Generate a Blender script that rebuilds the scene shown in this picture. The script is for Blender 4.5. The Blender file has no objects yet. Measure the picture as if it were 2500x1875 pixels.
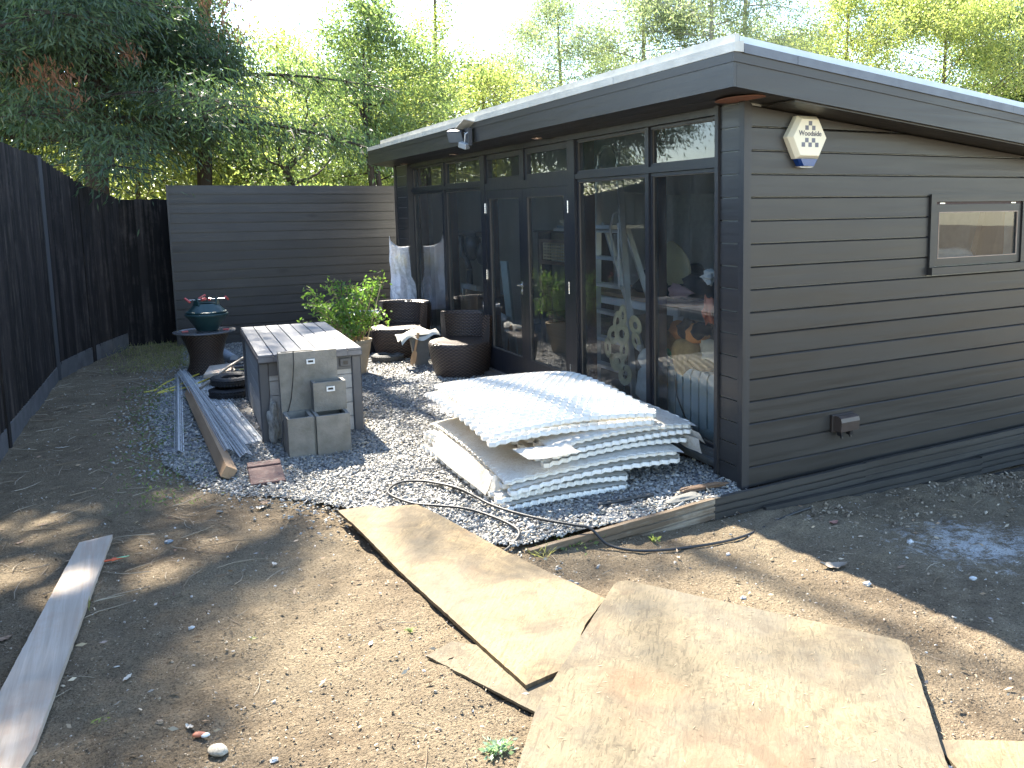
import bpy, math, random
import numpy as np
from mathutils import Vector, Matrix
from math import radians, sin, cos, pi
random.seed(7); rng = np.random.default_rng(7)
S = bpy.context.scene
COL = S.collection

# ------------------------------------------------------------------ camera, sky, sun, exposure
F_, CX_, CY_, YAW, PIT, ROL = 2042.47, 1478.44, 764.69, .510677, .1229057, .0129411
fw = Vector((sin(YAW)*cos(PIT), cos(YAW)*cos(PIT), -sin(PIT)))
rt0 = Vector((cos(YAW), -sin(YAW), 0)); dn0 = fw.cross(rt0)
rt = cos(ROL)*rt0 + sin(ROL)*dn0; dn = -sin(ROL)*rt0 + cos(ROL)*dn0
CAM = Vector((-3.05, -3.808, 1.66))
cd = bpy.data.cameras.new('camera'); cam = bpy.data.objects.new('camera', cd); COL.objects.link(cam)
cam.matrix_world = Matrix(((rt.x, -dn.x, -fw.x, CAM.x), (rt.y, -dn.y, -fw.y, CAM.y), (rt.z, -dn.z, -fw.z, CAM.z), (0, 0, 0, 1)))
cd.sensor_width = 36; cd.lens = 36*F_/2500
cd.shift_x = (1250-CX_)/2500; cd.shift_y = (CY_-937.5)/2500
cd.clip_start = .05; cd.clip_end = 500
S.camera = cam

SUN_EL = radians(45); SUN_AZ = radians(-1.7)      # towards +y, a touch from -x
w = bpy.data.worlds.new('World'); S.world = w; w.use_nodes = True
nt = w.node_tree; bg = nt.nodes['Background']
sky = nt.nodes.new('ShaderNodeTexSky'); sky.sky_type = 'NISHITA'; sky.sun_disc = False
sky.sun_elevation = SUN_EL; sky.sun_rotation = SUN_AZ; sky.air_density = 1.0; sky.dust_density = .25; sky.ozone_density = 1.0
nt.links.new(sky.outputs[0], bg.inputs[0]); bg.inputs[1].default_value = .11
sd = bpy.data.lights.new('sun', 'SUN'); sd.energy = 5.0; sd.angle = radians(.53); sd.color = (1, .92, .79)
so = bpy.data.objects.new('sun', sd); COL.objects.link(so)
to_sun = Vector((sin(SUN_AZ)*cos(SUN_EL), cos(SUN_AZ)*cos(SUN_EL), sin(SUN_EL)))
so.rotation_euler = to_sun.to_track_quat('Z', 'Y').to_euler(); so.location = (0, 0, 20)
S.view_settings.view_transform = 'Standard'; S.view_settings.look = 'None'
S.view_settings.exposure = 2.6; S.view_settings.gamma = 1

# ------------------------------------------------------------------ pixel helpers (used at authoring scale: photo pixels -> world)
def ray(px, py):
    return rt*((px-CX_)/F_) + dn*((py-CY_)/F_) + fw
def P(px, py, z=0.):
    d = ray(px, py); return CAM + d*((z-CAM.z)/d.z)
def PY(px, py, y):
    d = ray(px, py); return CAM + d*((y-CAM.y)/d.y)
def PX(px, py, x):
    d = ray(px, py); return CAM + d*((x-CAM.x)/d.x)

# ------------------------------------------------------------------ materials
MATS = {}
def mk(name):
    m = bpy.data.materials.new(name); m.use_nodes = True
    n = m.node_tree.nodes; b = n['Principled BSDF']
    return m, m.node_tree, n, b
def ramp(t, src, stops):
    r = t.nodes.new('ShaderNodeValToRGB'); e = r.color_ramp.elements
    while len(e) < len(stops): e.new(.5)
    for i, (p, c) in enumerate(stops):
        e[i].position = p; e[i].color = (*c, 1) if len(c) == 3 else c
    t.links.new(src, r.inputs[0]); return r.outputs[0]
def coords(t, scale=(1, 1, 1), rot=(0, 0, 0), kind='Object'):
    tc = t.nodes.new('ShaderNodeTexCoord'); mp = t.nodes.new('ShaderNodeMapping')
    mp.inputs['Scale'].default_value = scale; mp.inputs['Rotation'].default_value = rot
    t.links.new(tc.outputs[kind], mp.inputs[0]); return mp.outputs[0]
def noise(t, vec, scale, detail=4, rough=.55, dist=0):
    n = t.nodes.new('ShaderNodeTexNoise'); n.inputs['Scale'].default_value = scale
    n.inputs['Detail'].default_value = detail; n.inputs['Roughness'].default_value = rough
    n.inputs['Distortion'].default_value = dist
    if vec is not None: t.links.new(vec, n.inputs['Vector'])
    return n.outputs['Fac']
def voro(t, vec, scale, feature='F1', out='Distance', rnd=1):
    n = t.nodes.new('ShaderNodeTexVoronoi'); n.feature = feature; n.inputs['Scale'].default_value = scale
    n.inputs['Randomness'].default_value = rnd
    t.links.new(vec, n.inputs['Vector']); return n.outputs[out]
def mixc(t, fac, a, b, mode='MIX'):
    n = t.nodes.new('ShaderNodeMix'); n.data_type = 'RGBA'; n.blend_type = mode
    def put(s, v):
        if hasattr(v, 'is_linked'): t.links.new(v, s)
        elif isinstance(v, (int, float)): s.default_value = v
        else: s.default_value = (*v, 1)
    put(n.inputs[0], fac); put(n.inputs[6], a); put(n.inputs[7], b)
    return n.outputs[2]
def mth(t, op, a, b=None, clamp=False):
    n = t.nodes.new('ShaderNodeMath'); n.operation = op; n.use_clamp = clamp
    for i, v in enumerate((a, b)):
        if v is None: continue
        if hasattr(v, 'is_linked'): t.links.new(v, n.inputs[i])
        else: n.inputs[i].default_value = v
    return n.outputs[0]
def bump(t, b, h, strength=.3, dist=.01):
    n = t.nodes.new('ShaderNodeBump'); n.inputs['Strength'].default_value = strength
    n.inputs['Distance'].default_value = dist
    t.links.new(h, n.inputs['Height'])
    t.links.new(n.outputs[0], b.inputs['Normal']); return n
def orand(t):
    return t.nodes.new('ShaderNodeObjectInfo').outputs['Random']

def M_plain(name, c, rough=.6, metal=0, var=.25, nscale=12, bstr=.15, bdist=.004, spec=.5, c2=None):
    if name in MATS: return MATS[name]
    m, t, n, b = mk(name)
    v = coords(t)
    f = noise(t, v, nscale, 6, .6)
    c2 = c2 or tuple(x*(1-var) for x in c)
    col = ramp(t, f, [(.3, c2), (.7, c)])
    r2 = orand(t)
    col = mixc(t, mth(t, 'MULTIPLY', r2, .25), col, tuple(x*.75 for x in c))
    t.links.new(col, b.inputs['Base Color'])
    b.inputs['Roughness'].default_value = rough; b.inputs['Metallic'].default_value = metal
    b.inputs['Specular IOR Level'].default_value = spec
    rr = ramp(t, noise(t, v, nscale*2.3, 4), [(.3, (rough*.85,)*3), (.7, (min(1, rough*1.12),)*3)])
    t.links.new(rr, b.inputs['Roughness'])
    if bstr: bump(t, b, noise(t, v, nscale*6, 5, .7), bstr, bdist)
    MATS[name] = m; return m

def M_wood(name, c1, c2, axis=0, gscale=1., rough=.6, bstr=.4, knots=False, wear=None, spec=.4, rndv=.5):
    """grain running along the given object axis"""
    if name in MATS: return MATS[name]
    m, t, n, b = mk(name)
    sc = [26*gscale]*3; sc[axis] = 1.1*gscale
    oi = orand(t)
    tc = t.nodes.new('ShaderNodeTexCoord'); add = t.nodes.new('ShaderNodeVectorMath'); add.operation = 'ADD'
    cb = t.nodes.new('ShaderNodeCombineXYZ')
    for i in range(3): t.links.new(mth(t, 'MULTIPLY', oi, 17.3+i*9), cb.inputs[i])
    t.links.new(tc.outputs['Object'], add.inputs[0]); t.links.new(cb.outputs[0], add.inputs[1])
    mp = t.nodes.new('ShaderNodeMapping'); mp.inputs['Scale'].default_value = sc
    t.links.new(add.outputs[0], mp.inputs[0]); v = mp.outputs[0]
    g = noise(t, v, 1.0, 8, .65, .6)
    g2 = noise(t, add.outputs[0], 2.2, 3)
    fac = mth(t, 'ADD', mth(t, 'MULTIPLY', g, .7), mth(t, 'MULTIPLY', g2, .3))
    col = ramp(t, fac, [(.35, c1), (.65, c2)])
    col = mixc(t, mth(t, 'MULTIPLY', oi, rndv), col, tuple(x*.6 for x in c1))
    h = g
    if knots:
        sc2 = [3.6]*3; sc2[axis] = 1.5
        mp2 = t.nodes.new('ShaderNodeMapping'); mp2.inputs['Scale'].default_value = sc2
        t.links.new(add.outputs[0], mp2.inputs[0])
        k = voro(t, mp2.outputs[0], 1.0)
        kf = ramp(t, k, [(.07, (1, 1, 1)), (.16, (0, 0, 0))])
        col = mixc(t, mth(t, 'MULTIPLY', kf, .75), col, tuple(x*.3 for x in c1))
    if wear:
        wf = ramp(t, mth(t, 'ADD', mth(t, 'MULTIPLY', noise(t, v, .8, 7, .7), .6), mth(t, 'MULTIPLY', noise(t, add.outputs[0], 3.1, 5, .7), .4)), [(.50, (0, 0, 0)), (.64, (1, 1, 1))])
        col = mixc(t, wf, col, wear)
    t.links.new(col, b.inputs['Base Color'])
    b.inputs['Specular IOR Level'].default_value = spec
    t.links.new(ramp(t, g, [(.3, (rough*.8,)*3), (.7, (min(1, rough*1.2),)*3)]), b.inputs['Roughness'])
    bump(t, b, h, bstr, .004)
    MATS[name] = m; return m

PAINT = M_wood('dark_painted_board', (.024, .0215, .019), (.038, .0345, .031), 0, 1.0, .42, .25, spec=.5, rndv=.25)
PAINT_Y = M_wood('dark_painted_trim', (.022, .021, .021), (.036, .0345, .034), 1, 1.0, .40, .35, spec=.5, rndv=.2)
PAINT_Z = M_wood('dark_painted_post', (.020, .0195, .021), (.036, .034, .034), 2, 1.0, .45, .4, spec=.5, rndv=.2)
FRAMEP = M_wood('black_window_frame', (.011, .012, .016), (.018, .019, .024), 2, 1.0, .38, .2, spec=.5, rndv=.1)
SCREENB = M_wood('stained_screen_board', (.018, .017, .018), (.056, .051, .048), 0, .9, .5, .4, True, spec=.5)
FENCEB = M_wood('weathered_black_fence', (.010, .009, .0095), (.040, .032, .029), 2, 1.2, .8, .9, wear=(.062, .050, .044), spec=.2, rndv=.9)
FENCEP = M_wood('grey_fence_post', (.045, .046, .05), (.085, .085, .09), 2, 1., .8, .5)
GRAVB = M_plain('concrete_gravel_board', (.12, .115, .115), .9, var=.45, nscale=5, bstr=.5)
REDWOOD = M_wood('bare_red_timber', (.09, .035, .018), (.18, .075, .04), 2, 1., .6, .3)
RUSTW = M_plain('bare_brown_soffit_patch', (.20, .085, .05), .8)
TIMBER = M_wood('fresh_sawn_timber', (.30, .17, .08), (.50, .32, .16), 1, .8, .75, .4, spec=.3, rndv=.1)
PLANKM = M_wood('weathered_scaffold_plank', (.30, .245, .19), (.52, .45, .37), 1, .7, .85, .5, True, wear=(.42, .25, .19), spec=.2, rndv=0)
EDGEW = M_wood('weathered_brown_decking', (.10, .07, .045), (.26, .20, .14), 0, .9, .85, .8, wear=(.3, .26, .2), spec=.2)
EDGED = M_wood('dark_painted_decking', (.026, .023, .020), (.058, .053, .046), 0, .9, .6, .6)
FLASH = M_plain('weathered_zinc_flashing', (.56, .55, .50), .55, .2, .3, 7, .1)
FLASHD = M_plain('grey_roof_flashing', (.13, .145, .17), .5, .1, .25, 7, .1)
UPST = M_plain('pale_roof_upstand', (.62, .68, .70), .5, .0, .15, 9, .1)
ROOFM = M_plain('roof_felt', (.15, .15, .15), .9)
INTW = M_plain('interior_grey_wall', (.48, .49, .47), .8, bstr=.05)
INTC = M_plain('interior_white_ceiling', (.75, .76, .72), .8, bstr=.03, var=.05)
INTF = M_wood('interior_wood_floor', (.16, .10, .06), (.26, .17, .10), 1, .6, .5, .2)
STEEL = M_plain('polished_steel', (.72, .72, .72), .28, 1., .15, 20, .05)
GALV = M_plain('galvanised_steel', (.68, .70, .71), .42, .3, .25, 25, .1)
ALU = M_plain('brushed_aluminium', (.70, .71, .70), .38, .35, .15, 14, .05)
CHESTD = M_plain('dark_grey_resin_frame', (.085, .088, .098), .45, 0, .25, 6, .1)
CHESTL = M_wood('grey_resin_plank', (.115, .115, .125), (.175, .175, .185), 1, .9, .5, .25, spec=.5, rndv=.3)
CHESTP = M_wood('pale_grey_resin_panel', (.30, .295, .28), (.42, .41, .39), 1, .9, .6, .25, rndv=.2)
STONE = M_plain('cast_stone_planter', (.16, .148, .12), .85, 0, .5, 9, .5, .006, c2=(.27, .25, .215))
TERRA = M_plain('pale_clay_pot', (.42, .34, .24), .85, 0, .35, 7, .3)
RUBBER = M_plain('black_rubber', (.022, .022, .023), .75, 0, .4, 9, .3)
RUBBERD = M_plain('dusty_grey_rubber', (.09, .09, .085), .85, 0, .5, 9, .3)
BLACKP = M_plain('black_plastic', (.016, .016, .018), .4)
GREENP = M_plain('dark_green_plastic', (.02, .055, .055), .4, 0, .3, 8, .05)
REDP = M_plain('red_plastic', (.62, .10, .09), .4)
WHITEP = M_plain('white_plastic', (.78, .78, .76), .4, 0, .06, 9, .03)
CREAMP = M_plain('cream_alarm_plastic', (.80, .72, .54), .35, 0, .08, 5, .03)
BLUEP = M_plain('deep_blue_lens', (.008, .045, .20), .15)
GREYPR = M_plain('grey_print', (.20, .20, .23), .6, bstr=0)
YELH = M_plain('yellow_hose_rubber', (.62, .50, .07), .45, 0, .15, 9, .05)
BRICKM = M_plain('red_clay_tile', (.15, .085, .072), .85, 0, .35, 14, .4)
GRIDM = M_plain('white_grid_plastic', (.80, .77, .69), .5, 0, .05, 6, .02)
BLUEGR = M_plain('pale_blue_enamel', (.42, .55, .60), .4, 0, .08, 5, .02)
TAN = M_plain('golden_plush', (.60, .42, .17), 1., 0, .35, 25, .8, .01)
CREAMF = M_plain('cream_fleece', (.75, .68, .50), 1., 0, .2, 25, .8, .01)
WHITEF = M_plain('white_plush', (.72, .76, .76), 1., 0, .2, 25, .8, .01)
ORANGE = M_plain('orange_plush', (.65, .28, .08), 1., 0, .2, 25, .6, .01)
BLACKF = M_plain('black_plush', (.02, .02, .025), 1., 0, .2, 25, .6, .01)
CARD = M_plain('brown_cardboard', (.36, .23, .13), .85, 0, .2, 6, .1)
OAKT = M_wood('oak_table_top', (.30, .19, .10), (.42, .28, .16), 1, .8, .5, .2)
CUSH = M_plain('olive_cushion_cloth', (.40, .36, .20), .95, 0, .15, 14, .3)
DARKF = M_plain('charcoal_cloth', (.03, .032, .04), .95, 0, .3, 12, .3)
PINKF = M_plain('pink_cloth', (.55, .35, .36), .95)
LAMPG = M_plain('lamp_lens_grey', (.12, .13, .14), .5)
DISCM = M_plain('hammered_champagne_metal', (.72, .72, .50), .32, .4, .25, 30, .9, .012)
CONC = M_plain('pale_paving_scrap', (.19, .185, .165), .9, 0, .2, 10, .3)

def M_wicker():
    m, t, n, b = mk('brown_wicker_weave')
    v = coords(t, kind='UV')
    sp = t.nodes.new('ShaderNodeSeparateXYZ'); t.links.new(v, sp.inputs[0])
    # UV in metres: u round, v up.  over-under weave of flat strips
    u = mth(t, 'MULTIPLY', sp.outputs[0], 2*pi/.055); w_ = mth(t, 'MULTIPLY', sp.outputs[1], 2*pi/.032)
    a = mth(t, 'MULTIPLY', mth(t, 'SINE', u), mth(t, 'SINE', w_))
    rib = mth(t, 'ABSOLUTE', mth(t, 'SINE', mth(t, 'MULTIPLY', sp.outputs[1], pi/.016)))
    h = mth(t, 'ADD', mth(t, 'MULTIPLY', a, .5), mth(t, 'MULTIPLY', rib, .7))
    col = ramp(t, h, [(.05, (.012, .008, .006)), (.5, (.055, .034, .024)), (1., (.11, .072, .05))])
    t.links.new(col, b.inputs['Base Color']); b.inputs['Roughness'].default_value = .42
    bump(t, b, h, .9, .006); return m
WICK = M_wicker()

def M_soil():
    m, t, n, b = mk('dry_brown_soil')
    v = coords(t)
    big = noise(t, v, .9, 5, .6); mid = noise(t, v, 9, 6, .7); fine = noise(t, v, 120, 4, .75)
    col = ramp(t, mid, [(.3, (.13, .098, .064)), (.55, (.235, .182, .120)), (.75, (.35, .285, .195))])
    col = mixc(t, ramp(t, big, [(.4, (0, 0, 0)), (.65, (1, 1, 1))]), col, (.31, .25, .165))
    col = mixc(t, mth(t, 'MULTIPLY', ramp(t, fine, [(.36, (1, 1, 1)), (.52, (0, 0, 0))]), .75), col, (.032, .024, .017))  # shade of the fine pits put into the soil colour
    # pale grit specks
    sp = voro(t, v, 70); sc = voro(t, v, 70, out='Color')
    pick = t.nodes.new('ShaderNodeSeparateColor'); t.links.new(sc, pick.inputs[0])
    spk = mth(t, 'MULTIPLY', ramp(t, sp, [(.12, (1, 1, 1)), (.2, (0, 0, 0))]), mth(t, 'GREATER_THAN', pick.outputs[0], .86))
    col = mixc(t, spk, col, (.5, .45, .36))
    # spilt white powder on the right
    tc = t.nodes.new('ShaderNodeTexCoord')
    gs = t.nodes.new('ShaderNodeVectorMath'); gs.operation = 'DISTANCE'; t.links.new(tc.outputs['Object'], gs.inputs[0]); gs.inputs[1].default_value = (.62, -1.12, -.1)
    mask = ramp(t, gs.outputs['Value'], [(.35, (1, 1, 1)), (1.35, (0, 0, 0))])
    mask.node.color_ramp.elements[0].position = .0; mask.node.color_ramp.elements[1].position = 1.
    pn = noise(t, v, 13, 10, .85, .6)
    pf = ramp(t, mth(t, 'MULTIPLY', pn, mth(t, 'ADD', mth(t, 'MULTIPLY', mask, .5), .5)), [(.415, (0, 0, 0)), (.50, (1, 1, 1))])
    pf2 = mth(t, 'MULTIPLY', pf, ramp(t, fine, [(.3, (.25,)*3), (.6, (1,)*3)]))
    col = mixc(t, mth(t, 'MULTIPLY', pf2, mask), col, (.72, .72, .70))
    t.links.new(col, b.inputs['Base Color']); b.inputs['Roughness'].default_value = .95; b.inputs['Specular IOR Level'].default_value = .15
    h = mth(t, 'ADD', mth(t, 'MULTIPLY', fine, .35), mth(t, 'ADD', mth(t, 'MULTIPLY', noise(t, v, 45, 5, .7), .6), mth(t, 'MULTIPLY', mid, .5)))
    bump(t, b, h, 1., .045); return m
SOIL = M_soil()

def M_slatebed():
    m, t, n, b = mk('slate_dust_bed')
    v = coords(t)
    c = voro(t, v, 55, out='Color'); sp = t.nodes.new('ShaderNodeSeparateColor'); t.links.new(c, sp.inputs[0])
    col = ramp(t, sp.outputs[0], [(0, (.07, .075, .085)), (.5, (.13, .14, .155)), (.9, (.2, .2, .2)), (1, (.28, .24, .17))])
    nf = ramp(t, noise(t, v, 1.7, 4), [(.45, (0, 0, 0)), (.7, (1, 1, 1))])
    col = mixc(t, mth(t, 'MULTIPLY', nf, .6), col, (.14, .115, .085))
    t.links.new(col, b.inputs['Base Color']); b.inputs['Roughness'].default_value = .85
    bump(t, b, mth(t, 'ADD', voro(t, v, 55), noise(t, v, 90, 3)), .8, .012); return m
SLBED = M_slatebed()
def M_island(name, cols, rough=.6, spec=.4, bstr=.2, trans=0):
    m, t, n, b = mk(name)
    g = t.nodes.new('ShaderNodeNewGeometry')
    oi = orand(t); f = mth(t, 'FRACT', mth(t, 'ADD', g.outputs['Random Per Island'], oi))
    k = len(cols); col = ramp(t, f, [(i/(k-1), c) for i, c in enumerate(cols)])
    t.links.new(col, b.inputs['Base Color']); b.inputs['Roughness'].default_value = rough; b.inputs['Specular IOR Level'].default_value = spec
    if bstr: bump(t, b, noise(t, coords(t), 60, 4), bstr, .004)
    return m
SLATE = M_island('blue_grey_slate', [(.205, .205, .195), (.30, .30, .285), (.24, .235, .22), (.39, .38, .35), (.27, .265, .245), (.175, .175, .17), (.34, .33, .29), (.44, .37, .26)], .55, .5)
CRUMB = M_island('soil_crumb', [(.14, .108, .074), (.25, .195, .135), (.34, .275, .195), (.18, .14, .098), (.46, .39, .29)], .95, .1)
PEBB = M_island('pale_pebble', [(.55, .52, .46), (.35, .31, .26), (.62, .6, .56), (.3, .24, .18), (.45, .38, .3)], .7, .3)
TWIG = M_island('dry_twig', [(.16, .11, .07), (.32, .25, .17), (.42, .36, .27), (.22, .16, .11)], .85, .2, 0)
LITTER = M_island('dry_leaf', [(.30, .19, .11), (.42, .31, .2), (.5, .42, .3), (.26, .15, .1), (.38, .36, .33)], .75, .25, 0)
STRANDS = M_island('strand_chip', [(.30, .23, .14), (.42, .35, .23), (.16, .11, .07), (.38, .30, .19)], .85, .15, 0)

def M_osb(name, base, grey):
    m, t, n, b = mk(name)
    tc = t.nodes.new('ShaderNodeTexCoord')
    col = None; hs = None
    for i, (ang, sc, off) in enumerate(((.3, 1., 0), (1.25, .9, 3.3), (-.7, 1.1, 7.1), (2.2, .95, 11.))):
        mp = t.nodes.new('ShaderNodeMapping'); mp.inputs['Rotation'].default_value = (0, 0, ang); mp.inputs['Location'].default_value = (off, off, 0)
        mp2 = t.nodes.new('ShaderNodeMapping'); mp2.inputs['Scale'].default_value = (22*sc, 150*sc, 1)
        t.links.new(tc.outputs['Object'], mp.inputs[0]); t.links.new(mp.outputs[0], mp2.inputs[0])
        c = voro(t, mp2.outputs[0], 1., out='Color'); d = voro(t, mp2.outputs[0], 1.)
        s = t.nodes.new('ShaderNodeSeparateColor'); t.links.new(c, s.inputs[0])
        ci = ramp(t, s.outputs[0], [(0, tuple(x*.68 for x in base)), (.3, base), (1, tuple(min(1, x*1.22) for x in base))])
        if col is None: col = ci; hs = s.outputs[1]
        else:
            k = mth(t, 'GREATER_THAN', s.outputs[2], .55)
            col = mixc(t, k, col, ci); hs = mixc(t, k, hs, s.outputs[1])
    v = tc.outputs['Object']
    g = ramp(t, noise(t, v, 2.4, 6, .65), [(.42, (0, 0, 0)), (.62, (1, 1, 1))])
    col = mixc(t, mth(t, 'MULTIPLY', g, .7), col, grey)
    dirt = ramp(t, noise(t, v, 60, 5, .8), [(.55, (0, 0, 0)), (.68, (1, 1, 1))])
    dirt2 = ramp(t, noise(t, v, 5, 4, .6), [(.4, (0, 0, 0)), (.7, (1, 1, 1))])
    col = mixc(t, mth(t, 'MULTIPLY', mth(t, 'MULTIPLY', dirt, dirt2), .9), col, (.06, .045, .03))
    scuff = ramp(t, noise(t, v, 3.3, 9, .76, 1.), [(.47, (0, 0, 0)), (.60, (1, 1, 1))]); col = mixc(t, mth(t, 'MULTIPLY', scuff, .6), col, (.085, .068, .048))
    org = ramp(t, noise(t, v, 1.6, 4, .6), [(.55, (0, 0, 0)), (.72, (1, 1, 1))])
    col = mixc(t, mth(t, 'MULTIPLY', org, .3), col, (.34, .18, .09))
    t.links.new(col, b.inputs['Base Color']); b.inputs['Roughness'].default_value = .8; b.inputs['Specular IOR Level'].default_value = .2
    bump(t, b, mth(t, 'ADD', hs, mth(t, 'MULTIPLY', noise(t, v, 150, 3), .5)), .55, .004); return m
OSB = M_osb('weathered_strand_board', (.215, .16, .088), (.145, .125, .092))
OSBG = M_osb('greyed_strand_board', (.16, .13, .082), (.105, .096, .077))

def M_glass(name, tint=(.93, .96, .95), boost=1.3):
    m, t, n, b = mk(name); n.remove(b)
    o = n['Material Output']; tr = n.new('ShaderNodeBsdfTransparent'); tr.inputs[0].default_value = (*tint, 1)
    gl = n.new('ShaderNodeBsdfGlossy'); gl.inputs['Roughness'].default_value = .0; gl.inputs[0].default_value = (.95, .97, 1, 1)
    fr = n.new('ShaderNodeFresnel'); fr.inputs[0].default_value = 1.5
    v = coords(t); df = n.new('ShaderNodeBsdfDiffuse'); df.inputs[0].default_value = (.55, .55, .5, 1)
    mx = n.new('ShaderNodeMixShader'); t.links.new(mth(t, 'MULTIPLY', fr.outputs[0], boost, True), mx.inputs[0])
    t.links.new(tr.outputs[0], mx.inputs[1]); t.links.new(gl.outputs[0], mx.inputs[2])
    # a thin dusty, streaked film plus an even veil painted on for paler reflections
    vs = coords(t, (6, 6, 1.2)); dust_veil = mth(t, 'ADD', mth(t, 'MULTIPLY', ramp(t, noise(t, vs, 1.5, 7, .7), [(.4, (0, 0, 0)), (.8, (1, 1, 1))]), .06), .022)
    mx2 = n.new('ShaderNodeMixShader'); t.links.new(dust_veil, mx2.inputs[0]); t.links.new(mx.outputs[0], mx2.inputs[1]); t.links.new(df.outputs[0], mx2.inputs[2])
    bp = n.new('ShaderNodeBump'); bp.inputs['Strength'].default_value = .02; bp.inputs['Distance'].default_value = .05
    t.links.new(noise(t, v, 1.3, 2), bp.inputs['Height']); t.links.new(bp.outputs[0], gl.inputs['Normal'])
    t.links.new(mx2.outputs[0], o.inputs[0]); return m
GLASS = M_glass('window_glass')

def M_thin(name, c, alpha, rough=.35, bstr=.6):
    m, t, n, b = mk(name)
    b.inputs['Base Color'].default_value = (*c, 1); b.inputs['Roughness'].default_value = rough
    v = coords(t); nz = noise(t, v, 9, 5, .6, 1.5)
    al = ramp(t, nz, [(.35, (alpha*.65,)*3), (.7, (min(1, alpha*1.35),)*3)])
    t.links.new(al, b.inputs['Alpha']); bump(t, b, nz, bstr, .03)
    return m
POLY = M_thin('clear_crumpled_polythene', (.80, .81, .85), .75, .2)

def M_fleece():
    m, t, n, b = mk('white_geotextile_fleece'); o = n['Material Output']
    v = coords(t); f = noise(t, v, 60, 4, .7)
    col = ramp(t, f, [(.3, (.66, .62, .53)), (.6, (.76, .74, .68))])
    st = ramp(t, noise(t, v, 6, 6, .7), [(.4, (0, 0, 0)), (.65, (1, 1, 1))])
    sk = ramp(t, noise(t, v, 130, 4, .8), [(.45, (0, 0, 0)), (.62, (1, 1, 1))])
    col = mixc(t, mth(t, 'MULTIPLY', mth(t, 'MULTIPLY', st, sk), .8), col, (.38, .27, .15))
    t.links.new(col, b.inputs['Base Color']); b.inputs['Roughness'].default_value = .9
    tr = n.new('ShaderNodeBsdfTranslucent'); t.links.new(col, tr.inputs[0])
    mx = n.new('ShaderNodeMixShader'); mx.inputs[0].default_value = .4
    t.links.new(b.outputs[0], mx.inputs[1]); t.links.new(tr.outputs[0], mx.inputs[2]); t.links.new(mx.outputs[0], o.inputs[0])
    bump(t, b, f, .3, .004); return m
FLEECE = M_fleece()

def M_leaf(name, cols, trans=.45, rough=.5):
    m, t, n, b = mk(name); o = n['Material Output']
    g = n.new('ShaderNodeNewGeometry'); k = len(cols)
    f = mth(t, 'ADD', mth(t, 'MULTIPLY', g.outputs['Random Per Island'], .55), mth(t, 'MULTIPLY', noise(t, coords(t), .9, 3), .45))
    col = ramp(t, f, [(.15+.7*i/(k-1), c) for i, c in enumerate(cols)])
    t.links.new(col, b.inputs['Base Color']); b.inputs['Roughness'].default_value = rough; b.inputs['Specular IOR Level'].default_value = .4
    tr = n.new('ShaderNodeBsdfTranslucent')
    tcol = mixc(t, 1., col, (1.75, 1.85, 1.15), 'MULTIPLY'); t.links.new(tcol, tr.inputs[0])
    mx = n.new('ShaderNodeMixShader'); mx.inputs[0].default_value = trans
    t.links.new(b.outputs[0], mx.inputs[1]); t.links.new(tr.outputs[0], mx.inputs[2]); t.links.new(mx.outputs[0], o.inputs[0])
    return m
LF_CON = M_leaf('cypress_foliage', [(.024, .046, .026), (.038, .068, .034), (.055, .090, .042), (.075, .11, .045)], .35)
LF_DEAD = M_leaf('dead_cypress_spray', [(.20, .09, .05), (.30, .15, .09), (.25, .13, .08)], .2)
LF_MID = M_leaf('mid_green_leaf', [(.08, .12, .055), (.12, .165, .07), (.16, .21, .09), (.21, .26, .11)], .5)  # this green and the next are paled in colour in place of haze
LF_YEL = M_leaf('yellow_green_leaf', [(.13, .17, .07), (.20, .24, .09), (.28, .31, .12), (.38, .38, .14)], .5)
LF_GRY = M_leaf('grey_green_leaf', [(.13, .16, .10), (.17, .205, .13), (.21, .25, .16), (.26, .29, .17)], .45)
LF_IVY = M_leaf('ivy_leaf', [(.025, .055, .018), (.04, .08, .022), (.065, .12, .035), (.11, .16, .045)], .3, .35)
LF_POT = M_leaf('shrub_leaf', [(.07, .14, .03), (.10, .19, .04), (.16, .25, .06), (.10, .17, .05), (.4, .3, .12)], .45)
LF_GRS = M_leaf('grass_blade', [(.13, .16, .06), (.20, .22, .08), (.30, .27, .13), (.38, .33, .20)], .4)
LF_GLA = M_leaf('blue_grey_weed_leaf', [(.18, .26, .18), (.25, .34, .24), (.30, .40, .26)], .3)
BARK = M_wood('grey_brown_bark', (.10, .075, .055), (.20, .165, .13), 2, .5, .9, .9, spec=.1)
BARKD = M_wood('dark_bark', (.035, .027, .022), (.075, .06, .05), 2, .5, .9, .9, spec=.1)
BARKL = M_wood('pale_grey_bark', (.22, .21, .18), (.36, .34, .30), 2, .5, .9, .7, spec=.1)

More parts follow.
